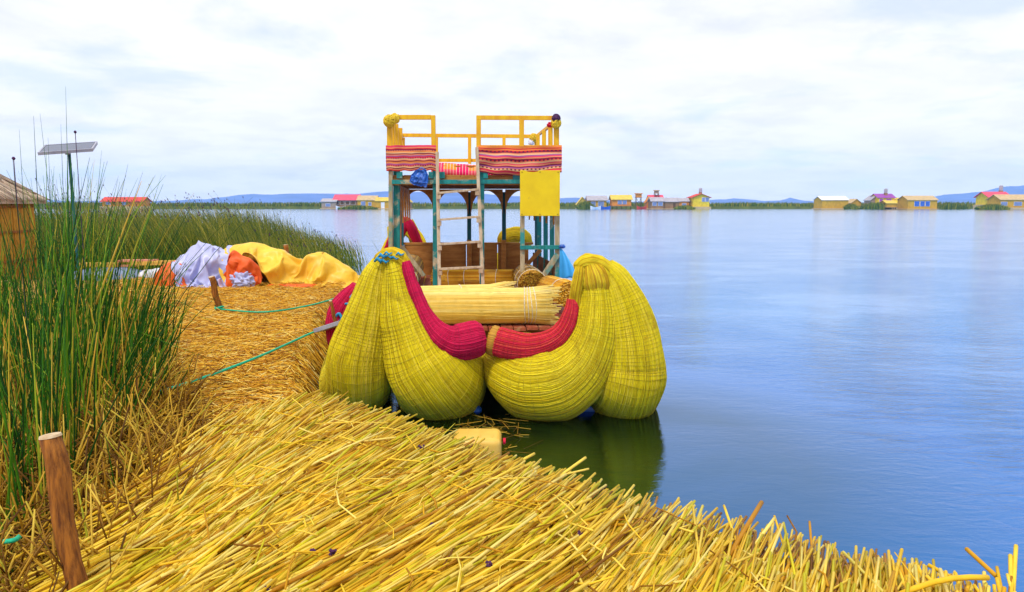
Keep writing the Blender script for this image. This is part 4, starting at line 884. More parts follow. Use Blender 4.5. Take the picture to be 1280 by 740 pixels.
# low plywood wall at the back with rail on top, side walls
wl, wr = P(505, 306, YB+.08)[0], P(661, 306, YB+.08)[0]; zw = P(600, 306, YB)[2]
for i in range(4):
    f0, f1 = i/4+.003, (i+1)/4-.003; MB().box((wl+(wr-wl)*f0, YB+.05, ZD), (wl+(wr-wl)*f1, YB+.09, zw)).build('wall_panel', M['brown_ply'], boat)
MB().box((wl-.05, YB+.03, zw+.003), (wr+.1, YB+.11, zw+.05)).build('wall_cap', M['brown_ply'], boat)
for sg, u in ((-1, 497), (1, 699)):
    xa = P(u, 300, YF)[0]
    for k in range(3):
        ya, yb = YF+.5+k*1.05, YF+.5+(k+1)*1.05-.01
        MB().bar((xa+AX[0]*(ya-YF), ya, ZD+.28), (xa+AX[0]*(yb-YF), yb, ZD+.28), .03, .5).build('wall_panel', M['dark_ply'], boat)
# upper railing in yellow
zr = P(540, 146.5, YF)[2]
post(487, 150, 214, YF, 6, 'yellow_paint', 'rail_post'); post(495, 155, 214, YF+.7, 5.5, 'yellow_paint', 'rail_post'); post(500.5, 160, 214, YF+1.6, 4.5, 'yellow_paint', 'rail_post'); post(491.5, 152, 214, YF+.3, 4, 'yellow_paint', 'rail_post')
post(541.5, 144.2, 214, YF+.003, 5.2, 'yellow_paint', 'rail_post', u1=542.5); rail(484, 146.6, 538.6, 146.6, YF, 5.6, 'yellow_paint', 'top_rail')
post(598.3, 150, 214, YF+.003, 5.6, 'yellow_paint', 'rail_post'); post(652, 150, 214, YF+.003, 6, 'yellow_paint', 'rail_post'); rail(595.4, 147, 694, 147.5, YF, 5.2, 'yellow_paint', 'top_rail')
post(695.5, 152, 214, YF, 6.5, 'yellow_paint', 'rail_post'); post(688, 157, 214, YF+.7, 5.5, 'yellow_paint', 'rail_post'); post(680, 163, 214, YF+1.6, 5, 'yellow_paint', 'rail_post'); post(672.5, 168, 214, YF+2.6, 4.4, 'yellow_paint', 'rail_post')
rail(694, 152, 671, 170, YF+.05, 4, 'yellow_paint', 'side_top_rail', y1=YB); rail(489, 152, 503, 170, YF+.05, 4, 'yellow_paint', 'side_top_rail', y1=YB)
rail(503, 169, 671, 170.5, YB+.003, 4.4, 'yellow_paint', 'top_rail')
for u in (504, 545.5, 587, 630, 670): post(u, 172, 208, YB, 4, 'yellow_paint', 'rail_post')
rail(503, 200.5, 671, 200.5, YB+.05, 4, 'yellow_paint', 'bottom_rail')
rail(484, 183.5, 545, 183.5, YF+.02, 3, 'brown_ply', 'lower_rail'); rail(598, 183, 702, 183, YF+.02, 3, 'yellow_paint', 'lower_rail')
# the yellow board hung at the right front corner, its nails
a = P(650, 213, YF-.1); b = P(699.5, 270, YF-.1)
bo = MB().box((a[0], YF-.13, b[2]), (b[0], YF-.10, a[2])).build('sign_board', M['yellow_board'], boat, bevel=.006); tag(bo, 'plain yellow board under the red striped cloth')
for fx in (.05, .5, .95):
    for fz in (.04, .96): 
        c = np.array([a[0]+(b[0]-a[0])*fx, YF-.132, b[2]+(a[2]-b[2])*fz]); MB().tube([c, c+np.array([0, -.006, 0])], .009, 6).build('nail', M['dark_ply'], bo)
# yellow straw animal heads lashed on the rail corners
def strawball(u, v, y, rpx, mat, label, n=70, seed=1):
    r = np.random.default_rng(seed); c = P(u, v, y); R_ = rpx/FPX*y; mb = MB()
    V, F, UV = tube_data([c+np.array([0, 0, -R_]), c+np.array([0, 0, -R_*.5]), c+np.array([0, 0, 0.]), c+np.array([0, 0, R_*.55]), c+np.array([0, 0, R_*.95])], [R_*.5, R_*.85, R_*.95, R_*.8, R_*.3], 14, True, R_*.25, 12); mb.add(V, F)
    for k in range(n):
        d = r.normal(0, 1, 3); d /= np.linalg.norm(d); t_ = np.cross(d, r.normal(0, 1, 3)); t_ /= np.linalg.norm(t_)
        mb.tube([c+d*R_*.9-t_*R_*.4, c+d*R_*1.02, c+d*R_*.95+t_*R_*.45], [.008, .010, .006], 4)
    return tag(mb.build('straw_ornament', M[mat], boat), label)
strawball(487, 151, YF-.1, 7.5, 'straw_yellow', 'bright yellow straw knot on the left rail corner', seed=2); strawball(494, 148, YF-.06, 6, 'straw_yellow', 'bright yellow straw knot on the left rail corner', 40, seed=7)
strawball(695, 154, YF-.08, 6, 'straw_yellow', 'yellow and dark straw knot on the right rail corner', seed=3); strawball(695, 148, YF-.1, 5, 'dark_flower', 'dark straw tuft on the right rail corner', 50, seed=4)
strawball(687, 156, YF, 3, 'red_wool', 'red wool tuft by the right rail corner', 30, seed=5); strawball(667, 172, YB-.1, 5, 'straw_yellow', 'yellow straw figure on the back rail', 50, seed=6)
strawball(501, 173, YF+3, 2.6, 'dark_flower', 'dark tuft on the left side rail', 30, seed=9); strawball(664, 178, YB-.12, 3.5, 'white_sack', 'pale cloth on the back rail', 20, seed=12)
# ladder
la0, la1 = P(546.5, 190, YF-.12), P(549.5, 366, YF-.5); lb0, lb1 = P(596, 184, YF-.12), P(604, 364, YF-.5)
lad = empty('ladder', ((la1[0]+lb1[0])/2, YF-.5, ZD), None, None); lad.parent = boat; lad.location = Vector(lad.location)-boat.location
for a_, b_ in ((la0, la1), (lb0, lb1)): MB().bar(a_, b_, .03, .055, up=(1, 0, 0)).build('ladder_rail', M['ladder_wood'], lad, bevel=.003)
for v_ in (240, 273.5, 304, 335):
    f = (v_-188)/(365-188); p_ = la0*(1-f)+la1*f; q_ = lb0*(1-f)+lb1*f
    MB().bar(p_-np.array([.0, .045, 0]), q_-np.array([-.0, .045, 0]), .09, .035).build('rung', M['ladder_wood'], lad, bevel=.003)
    for e, sg in ((p_, 1), (q_, -1)): MB().box((e[0]+sg*.02-.035, e[1]-.08, e[2]-.10), (e[0]+sg*.02+.035, e[1]-.035, e[2]-.02)).build('rung_block', M['ladder_wood'], lad)
# ---------------------------------------------------------------- things carried on the boat
def stripe_mat(name, stops, motif=True):
    t = NT(name); c = t.new('ShaderNodeTexCoord'); sp = t.new('ShaderNodeSeparateXYZ'); t.l.new(c.outputs['UV'], sp.inputs[0])
    wob = t.noise(c.outputs['UV'], 3, 3); yv = t.math('ADD', sp.outputs[1], t.math('MULTIPLY', t.math('SUBTRACT', wob, .5), .03))
    k = t.ramp(yv, stops, 'CONSTANT')
    if motif:
        mp = t.new('ShaderNodeMapping'); mp.inputs['Scale'].default_value = (26, 1, 1); t.l.new(c.outputs['UV'], mp.inputs[0])
        w_ = t.new('ShaderNodeTexChecker'); w_.inputs['Scale'].default_value = 1.0; 
        sn = t.math('SINE', t.math('MULTIPLY', sp.outputs[0], 130)); zz_ = t.math('GREATER_THAN', sn, .2)
        band = t.ramp(yv, [(0, 0), (.18, 1), (.23, 0), (.47, 1), (.52, 0), (.78, 1), (.83, 0)], 'CONSTANT')
        k = t.mix(t.math('MULTIPLY', band, zz_), k, (.12, .015, .06))
    fine = t.noise(t.coord('UV', (160, 90, 1)), 1.0, 3); k = t.mix(t.ramp(fine, [(.4, .0), (.7, .35)]), k, (.25, .02, .04))
    t.col(k); t.rough(.9); t.spec(.1); t.bump(fine, .3, .004); M[name] = t.m; return t.m
cols = {'r': (.62, .03, .04), 's': (.82, .28, .13), 'p': (.80, .06, .12), 'd': (.22, .015, .05), 'o': (.82, .25, .05), 'v': (.35, .10, .30), 'c': (.80, .50, .25)}
seqA = 'rsdcspvsodscprvsdcosdrspd'; seqB = 'dsprcsvdspcsrdspvcsdrorop'
stripe_mat('striped_cloth', [(i/len(seqA), cols[c]) for i, c in enumerate(seqA[:24])])
stripe_mat('striped_cloth_red', [(i/len(seqB), cols[c]) for i, c in enumerate(seqB[:24])])
def cloth(u0, v0, u1, v1, y, mat, label, sag=.0, bulge=.02, nx=40, nz=14, wav=.012, tilt=0):
    A = P(u0, v0, y); B = P(u1, v1, y); V = []; F = []; UV = []
    for s in (0, 1):
        for j in range(nz+1):
            for i in range(nx+1):
                fx, fz = i/nx, j/nz; x = A[0]+(B[0]-A[0])*fx; sg = sag*math.sin(math.pi*fx)
                z = A[2]+(B[2]-A[2])*fz - sg*(.25+.75*fz) + tilt*(fx-.5)*fz + .008*math.sin(fx*23)*fz + .014*noise.noise(Vector((fx*5, fz, 3.3+u0)))
                yy = y-bulge*math.sin(math.pi*fz)-wav*math.sin(fx*17+fz*6*sag*8+u0)-wav*.8*noise.noise(Vector((fx*6, fz*4, u0)))*2+(.01 if s else 0)
                if sag: yy -= .018*math.sin(fz*14+3*math.sin(math.pi*fx))
                V.append((x, yy, z)); UV.append((fx, 1-fz))
    m = (nx+1)*(nz+1)
    for j in range(nz):
        for i in range(nx):
            k = j*(nx+1)+i; F.append((k, k+nx+1, k+nx+2, k+1)); F.append((m+k, m+k+1, m+k+nx+2, m+k+nx+1))
    o = obj('striped_cloth', V, F, M[mat], None, smooth=True, uv=UV); return tag(o, label, 'cloth')
cloth(482, 181.5, 545.5, 213.5, YF-.08, 'striped_cloth', 'orange and red striped woven cloth hung on the left half of the upper rail')
cloth(597, 181.5, 702, 215, YF-.085, 'striped_cloth_red', 'red and purple striped woven cloth sagging on the right half of the upper rail', sag=.07, bulge=.05)
# checked blanket over the upper bench
t = NT('checked_blanket'); c = t.new('ShaderNodeTexCoord'); sp = t.new('ShaderNodeSeparateXYZ'); t.l.new(c.outputs['UV'], sp.inputs[0])
sx = t.math('GREATER_THAN', t.math('SINE', t.math('MULTIPLY', sp.outputs[0], 21)), .1); sy = t.math('GREATER_THAN', t.math('SINE', t.math('MULTIPLY', sp.outputs[1], 9)), .1)
k = t.mix(sx, (.85, .30, .03), (.80, .02, .12)); k = t.mix(t.math('MULTIPLY', sy, .75), k, (.82, .01, .18)); hi_ = t.math('GREATER_THAN', t.math('SINE', t.math('MULTIPLY', sp.outputs[0], 173)), .93)
k = t.mix(hi_, k, (.88, .75, .7)); k = t.mix(t.math('GREATER_THAN', sp.outputs[1], .86), k, (.80, .70, .80)); t.col(k); t.rough(.9); M['checked_blanket'] = t.m
def bench_blanket():
    V = []; F = []; UV = []; xa, xb = P(546, 210, 13.4)[0]-.1, P(645, 210, 13.4)[0]; prof_ = [(13.30, .0), (13.32, .10), (13.38, .20), (13.6, .235), (13.9, .24), (14.0, .2), (14.02, .1)]; zb_ = za+.05
    n = 46
    for i in range(n+1):
        f = i/n
        for j, (y_, z_) in enumerate(prof_): V.append((xa+(xb-xa)*f, y_+.012*math.sin(f*40+j), zb_+z_+.018*math.sin(f*7+1)+.012*noise.noise(Vector((f*9, j*.6, 1))))); UV.append((f, j/3.0))
    m = len(prof_)
    for i in range(n):
        for j in range(m-1): k = i*m+j; F.append((k, k+m, k+m+1, k+1))
    o = obj('checked_blanket', V, F, M['checked_blanket'], None, smooth=True, uv=UV); s_ = o.modifiers.new('thickness', 'SOLIDIFY'); s_.thickness = .015
    tag(o, 'pink and orange checked blanket over the bench behind the ladder opening', 'blanket')
    bn = MB().box((xa+.02, 13.36, za+.032), (xb-.02, 13.98, za+.03+.20)).build('upper_bench', M['brown_ply'], boat)
bench_blanket()
# blue bag
def blob_folds(q, seed):
    r_ = 0
    for i, (dx, dy, dz, f, w) in enumerate([(.8, .2, .55, .9, .45), (-.55, .3, .75, 1.2, .4), (.95, -.3, -.25, 1.5, .3), (.15, .5, .9, 2.1, .22)]):
        ph = (q.x*dx+q.y*dy+q.z*dz)*f+seed*.37+i*1.7; r_ += w*abs((ph % 1.0)*2-1)*(.4+1.1*max(0, noise.noise(q*.8+Vector((0, i*5, seed)))+.35))
    return r_
def blob(name, mat, label, cat, c, rad, amp=.25, fs=3.0, n=26, m=18, parent=None, seed=0, flat=None):
    V = []; F = []; UV = []
    for j in range(m+1):
        th = math.pi*j/m
        for i in range(n):
            a = 2*math.pi*i/n; d = Vector((math.sin(th)*math.cos(a), math.sin(th)*math.sin(a), math.cos(th))); k = 1+amp*.6*noise.noise(d*fs+Vector((seed, seed*2, 0)))-amp*1.3*(blob_folds(d*fs*.6, seed)-.5)
            q = [c[0]+d.x*rad[0]*k, c[1]+d.y*rad[1]*k, c[2]+d.z*rad[2]*k]
            if flat is not None: q[2] = max(q[2], flat)
            V.append(q)
    for j in range(m):
        for i in range(n): i2 = (i+1) % n; F.append((j*n+i, (j+1)*n+i, (j+1)*n+i2, j*n+i2))
    o = obj(name, V, F, M[mat], parent, smooth=True); 
    return tag(o, label, cat)
c = P(523, 224, YF-.15); bb = empty('blue_bag', (c[0], c[1], c[2]+.12), 'crumpled blue plastic bag hanging under the striped cloth', 'bag')
V = []; F = []; n = 26
for s_ in (0, 1):
    for j in range(n+1):
        f = j/n; ul = np.interp(f, [0, .3, .75, 1], [520, 514, 511.5, 518]); ur = np.interp(f, [0, .3, .8, 1], [532, 535, 534.5, 533]); vv = 212+f*22
        for i in range(n+1):
            g = i/n; q = P(ul*(1-g)+ur*g, vv-(1-g)*f*2.5*(f > .7), YF-.17); e = math.sin(math.pi*g)**.5*math.sin(math.pi*min(1, f*.93+.07))**.5
            w_ = abs(noise.noise(Vector((g*3.5, f*2.6, 2)))) + .6*abs(noise.noise(Vector((g*8+f*4, f*5, 7))))
            q[1] += (-1 if s_ == 0 else .6)*e*.05 + (.09*w_*(1 if s_ == 0 else 0)); q[2] += .02*noise.noise(Vector((g*5, f*4, 9))); V.append(q)
m_ = (n+1)**2
for j in range(n):
    for i in range(n): k = j*(n+1)+i; F.append((k, k+n+1, k+n+2, k+1)); F.append((m_+k, m_+k+1, m_+k+n+2, m_+k+n+1))
obj('bag_body', V, F, M['blue_plastic'], bb, smooth=True)
MB().tube([P(521, 213, YF-.17), P(527, 209.5, YF-.17), P(533, 213, YF-.17)], .012, 6).build('handle', M['blue_plastic'], bb, smooth=True)
# sky blue tarp tied to the right post: tent shaped sheet
A = P(700, 309, YF-.1); B = P(699, 350, YF-.1); Cc = P(722, 346, YF-.35); Dd = P(719, 322, YF-.3)
V = []; F = []; n = 12
for j in range(n+1):
    f = j/n; l_ = A*(1-f)+B*f; r_ = (A*(1-f)**1.3+Cc*(1-(1-f)**1.3)); r_ = A+(Cc-A)*np.array([f**.75, f, 0])+np.array([0, 0, (Cc[2]-A[2])*f])
    for i in range(n+1):
        g = i/n; q = l_*(1-g)+r_*g; q = q+np.array([0, -.05*math.sin(math.pi*g)*f-.02*math.sin(g*14+f*3)*f, -.015*math.sin(g*9)*f]); V.append(q)
for j in range(n):
    for i in range(n): k = j*(n+1)+i; F.append((k, k+1, k+n+2, k+n+1))
o = obj('blue_tarp', V, F, M['sky_blue_tarp'], None, smooth=True); s_ = o.modifiers.new('thickness', 'SOLIDIFY'); s_.thickness = .008; tag(o, 'sky blue plastic sheet tied to the right corner post of the cabin', 'tarp')
kn = P(703, 308, YF-.14); blob('tarp_knot', 'blue_plastic', None, None, kn, (.06, .035, .035), .4, 4, parent=o, seed=8, n=12, m=8)
# rolls of reeds
def reed_roll(A, B, r, mat, label, endsA=True, endsB=True, ties=(), bumpy=.02, endmat='reed_stalk', group=None, fray=0, tiew=.006, name='reed_roll', surface=True):
    A = np.asarray(A, float); B = np.asarray(B, float); h = empty(name, (A+B)/2-np.array([0, 0, r]), label, 'reed roll', group)
    pts = [A+(B-A)*f for f in np.linspace(0, 1, 14)]; rad = [r*(1+.02*math.sin(i*1.3)) for i in range(14)]; V, F, UV = tube_data(pts, rad, 40, True, bumpy, 5)
    o = obj('bundle', V, F, M[mat], h, smooth=True, uv=UV); d = (B-A)/np.linalg.norm(B-A)
    if endsA: roll_end(h, A, -d, r*.95, M[endmat])
    if endsB: roll_end(h, B, d, r*.95, M[endmat])
    fr = frames([A, B])
    if surface:      # outer stalks as relief
        S_ = []; Ls = np.linalg.norm(B-A); nn = int(2*math.pi*r/.017)
        for k in range(nn):
            a = 2*math.pi*k/nn; dd = np.array(fr[0][1])*math.cos(a)+np.array(fr[0][2])*math.sin(a); row = []
            e0, e1 = random.uniform(-.02, .04), random.uniform(-.02, .04+fray)
            for f in np.linspace(0, 1, 7): row.append(A+(B-A)*f+dd*(r*1.0+random.uniform(-.002, .004)+(fray*.25 if f == 1 else 0)) + d*(e1 if f == 1 else (-e0 if f == 0 else 0)))
            S_.append(row)
        V, F = strands(np.array(S_), np.full((nn, 7), .0085), 6, True); tag(obj('outer_stalks', V, F, M[endmat], h, rnd=rep(RNG.random(nn)*.75+.15, 7, 6)), kind='stuff')
    for f in ties:
        c = A+(B-A)*f; ring = [c+(np.array(fr[0][1])*math.cos(a)+np.array(fr[0][2])*math.sin(a))*(r+.016)+d*.012*math.sin(a*2+f*30) for a in np.linspace(0, 2*math.pi, 33)]
        V, F = strands(np.array([ring]), np.full((1, 33), tiew), 5, False); obj('tie_cord', V, F, M['white_twine'], h, smooth=True)
    return h
r1 = .235; zc_ = ZD+r1+.02
reed_roll(P(527, 390, 9.62)*np.array([1, 1, 0])+np.array([0, 0, zc_]), np.array([P(686, 385, 9.75)[0], 9.75, zc_]), r1, 'straw_roll', 'big pale straw roll tied with white twine lying across the front deck', ties=(.80, .825, .85, .88, .965, .972), fray=.14, endmat='pale_stalk')
reed_roll((P(520, 360, 10.35)[0], 10.25, ZD+.235), (P(630, 360, 10.5)[0], 10.5, ZD+.24), .215, 'straw_roll', 'second straw roll lying behind the big roll on the deck', fray=.16, ties=(.5,), endmat='pale_stalk')
reed_roll((P(506, 352, 12.2)[0]-.05, 12.15, ZD+.28), (P(506, 350, 12.2)[0]-.35, 15.6, ZD+.28), .25, 'brown_roll', 'dark ended reed roll bench along the left side of the cabin', endmat='dry_stalk', ties=(.1, .5))
reed_roll((P(666, 352, 12.3)[0], 12.2, ZD+.25), (P(664, 352, 12.6)[0]-.08, 13.6, ZD+.25), .24, 'brown_roll', 'dark ended reed roll bench along the right side of the cabin', endmat='dry_stalk', ties=(.1, .5))
reed_roll((P(541, 350, 13.5)[0], 13.6, ZD+.20), (P(640, 350, 13.5)[0], 13.6, ZD+.20), .18, 'brown_roll', 'brown reed roll lying across under the cabin behind the ladder', endmat='loose_straw', ties=(.2, .4, .6, .8))
reed_roll((P(712, 366, 10.4)[0], 10.3, ZD+.33), (P(690, 366, 11)[0], 11.9, ZD+.25), .19, 'brown_roll', 'orange brown reed roll standing out behind the right prow', endmat='loose_straw', ties=(.3,))
# ================================================================ on the island
def stake(name, label, base, top, r0, r1, y=None, cap=True, cat='stake', group=None, n=14, mat='stake_wood'):
    base = np.asarray(base, float); top = np.asarray(top, float); h = empty(name, base, label, cat, group); s = np.linspace(-.12, 1, 12); mb = MB()
    pts = [base+(top-base)*f+np.array([.12*r0*math.sin(f*9), .12*r0*math.cos(f*7), 0])*(0 < f < 1) for f in s]
    V, F, UV = tube_data(pts, [r0+(r1-r0)*max(f, 0) for f in s], n, True, r0*.22, 1.2/max(r0, .02)*.25); mb.add(V, F); mb.build('shaft', M[mat], h, smooth=True)
    if cap:
        d = (top-base)/np.linalg.norm(top-base); mb = MB(); mb.tube([top-d*.004, top+d*.006], [r1*1.02, r1*.94], n); mb.build('sawn_top', M['stake_cut'], h)
    return h
zb_ = .5
B_ = G(108, 800, .55); T_ = P(63, 545, B_[1]+.05)
stake('wooden_post', 'thick leaning orange brown wooden post with pale sawn top in the near left foreground', B_, T_, .042, .043, group=None, cat='post')
Bq = G(276, 391, .5); Tq = P(264, 346, Bq[1]-.1); stake('wooden_stake', 'short leaning wooden stake with green rope round its foot before the tarps', Bq, Tq, .055, .05, group='mooring stakes')
Bp = P(361, 345, 18.0); Tp = P(357, 306, 18.0); Bp[2] = .5; stake('wooden_stake', 'wooden stake standing behind the yellow tarp', Bp, Tp, .06, .055, group='mooring stakes')
Bl = G(18, 420, .5); Tl = P(2, 352, Bl[1]); stake('wooden_stake', 'leaning pale wooden stake behind the green reeds at the left edge', Bl, Tl, .10, .09, group='mooring stakes', mat='timber')
Ba = P(423, 417, 8.12); Ta = P(413, 376, 8.05); stake('wooden_stake', 'thin brown stake through the grey plate beside the left prow', Ba, Ta, .022, .018, group='mooring stakes')
Bm = P(790, 420, 9.9); Tm = P(787, 364, 9.9); Bm[2] = .3
o = MB().tube([Bm, Tm], [.03, .028], 8).build('mooring_peg', M['stake_wood'], boat)
# ropes
def rope(name, label, ctrl, r=.012, mat='teal_rope', parent=None, knots=()):
    c = catmull(ctrl, 10); V, F = strands(c[None], np.full((1, len(c)), r), 6, True); uv = None
    h = obj(name, V, F, M[mat], parent, smooth=True, pivot=c[0]); 
    if label: tag(h, label, 'rope')
    for kc in knots:
        t_ = np.linspace(0, 5*math.pi, 40); ring = np.stack([kc[0]+.07*np.cos(t_), kc[1]+.07*np.sin(t_), kc[2]+.012*np.sin(t_*1.7)+.01*t_/3], 1)
        V, F = strands(ring[None], np.full((1, 40), r*1.1), 5, False); obj('knot', V, F, M[mat], h, smooth=True)
    return h
g0 = Bq+np.array([0, -.05, .07]); rope('mooring_rope', 'upper green mooring rope from the short stake to the left prow', [g0, G(330, 390, .66), G(385, 382, .68), P(425, 371, 11.0), P(447, 360, 8.6), P(455, 350, 8.25)], .014, knots=[g0])
rope('mooring_rope', 'lower green mooring rope running over the straw to the grey plate', [G(150, 500, .64), G(203, 488, .67), G(260, 470, .70), G(330, 443, .70), P(385, 418, 9.6), P(408, 409, 9.1), P(425, 399, 8.4), P(432, 395, 8.2)], .014)
rope('rope_scrap', 'short teal rope scrap at the lower left edge', [G(-20, 678, .86), G(5, 677, .88), G(18, 675, .89), G(25, 670, .87)], .011)
q = [P(418, 398, 8.25), P(424, 392, 8.2), P(430, 402, 8.18), P(433, 394, 8.15), P(424, 402, 8.2)]
rope('rope_coil', 'teal rope lashing where the grey plate meets the left prow', q, .016, 'blue_rope')
rope('rope_lashing', 'pale teal rope loop on the crimson roll of the left prow', [P(438, 372, 8.15), P(444, 366, 8.1), P(440, 378, 8.1), P(432, 380, 8.2)], .016, 'blue_rope')
# grey metal plate
pl = MB().bar(P(402, 412, 8.35), P(433, 402, 8.1), .24, .05)
tag(pl.build('metal_plate', M['grey_metal'], None, bevel=.006), 'grey metal plate wedged between the island edge and the left prow', 'plate')
# debris and the yellow can
a = G(565, 560, .12)
can = empty('plastic_jerrycan', (G(599, 570, .1)[0], G(599, 570, .1)[1], 0), 'pale yellow plastic jerrycan lying at the island edge between the prows', 'jerrycan')
cx_, cy_ = can.location.x, can.location.y; mb = MB().box((cx_-.25, cy_-.02, -.05), (cx_+.20, cy_+.36, .26)); o = mb.build('can_body', M['jerrycan_plastic'], can); bv = o.modifiers.new('bevel', 'BEVEL'); bv.width = .06; bv.segments = 5
for p in o.data.polygons: p.use_smooth = True
MB().tube([(cx_+.215, cy_+.27, .15), (cx_+.24, cy_+.27, .15)], .03, 12).build('cap', M['red_wool'], can)
for f in (-.12, .0, .12): 
    o = MB().box((cx_+f-.008, cy_+.05, .257), (cx_+f+.008, cy_+.3, .264)).build('moulded_rib', M['jerrycan_plastic'], can)
n = 90; x = RNG.normal(-.25, .2, n); y = RNG.normal(7.3, .35, n); a_ = RNG.uniform(0, 6.28, n); Ln = RNG.uniform(.06, .35, n); s = np.array([-.5, 0, .5])[None]
pts = np.stack([x[:, None]+s*np.cos(a_)[:, None]*Ln[:, None], y[:, None]+s*np.sin(a_)[:, None]*Ln[:, None], .008+s*0+RNG.uniform(0, .012, n)[:, None]+s*RNG.normal(0, .10, n)[:, None]*(RNG.random(n) < .15)[:, None]], -1)
V, F = strands(pts, np.repeat(RNG.uniform(.002, .005, n)[:, None], 3, 1), 3, False)
tag(obj('floating_straw', V, F, M['dry_stalk'], rnd=rep(RNG.random(n), 3, 3)), 'bits of dark straw floating between the two prows', 'straw', kind='stuff')
# ---------------------------------------------------------------- tarps
def folds(q, seed):
    """long straight creases with flat facets between them, fading in and out"""
    r_ = 0
    for i, (dx, dy, dz, f, w) in enumerate([(.8, .2, .55, .55, .5), (-.55, .3, .75, .75, .42), (.95, -.3, -.25, 1.0, .34), (.15, .5, .9, 1.25, .26), (-.85, .1, .45, 1.9, .18), (.6, .4, -.7, 2.6, .12)]):
        ph = (q.x*dx+q.y*dy+q.z*dz)*f+seed*.37+i*1.7+.35*noise.noise(q*.45+Vector((i, 0, 0))); t_ = abs((ph % 1.0)*2-1)
        r_ += w*t_*(.35+1.1*max(0, noise.noise(q*.7+Vector((0, i*5, seed)))+.35))
    return r_
def heap(name, mat, label, cat, foot, zmax, y0, parent=None, seed=0, wr=.05, fs=3, ridge=(.3, 1.0), hf=None, nx=90, ny=44):
    """crumpled sheet over a long mound: foot = (x0, x1), depth y0..y0+w"""
    x0_, x1_ = foot; w = ridge[1]; V = []; F = []
    for j in range(ny+1):
        for i in range(nx+1):
            fx = i/nx; fy = j/ny; x = x0_+(x1_-x0_)*fx; y = y0+w*fy; hgt = hf(fx) if hf else zmax
            e = max(0.0, 1-abs(2*fy-1)**2.6)**.55; ex = min(1, fx/.06, (1-fx)/.06)**.5
            q = Vector((x*fs, y*fs*.8+seed*7, hgt*e*ex*fs*1.5+x*fs*.4)); q += noise.noise_vector(q*.6)*.35
            def crease(p_):
                dd = noise.voronoi(p_)[0]; return 1-min(1.0, (dd[1]-dd[0])*1.5)
            r_ = folds(q, seed)
            z = .46+hgt*e*ex*(1.16-.30*r_) ; 
            yy = y+ (noise.noise(Vector((x*2.5, fy*3, seed+4)))*.14 + (r_-.5)*wr*3.2)*(e)
            xx = x+noise.noise(Vector((x*2, fy*4, seed+9)))*.07
            V.append((xx, yy, z))
    for j in range(ny):
        for i in range(nx): k = j*(nx+1)+i; F.append((k, k+1, k+nx+2, k+nx+1))
    o = obj(name, V, F, M[mat], parent, smooth=True); return tag(o, label, cat) if label else o
xa = lambda u: P(u, 350, 16.8)[0]
pxh = lambda p: p/FPX*16.8*1.0
def prof_y(f):
    pts = [(0, 36), (.08, 47), (.3, 50), (.45, 44), (.55, 34), (.62, 27), (.68, 29), (.76, 35), (.84, 30), (.93, 16), (1, 5)]; return float(np.interp(f, [p[0] for p in pts], [p[1] for p in pts]))/FPX*16.8
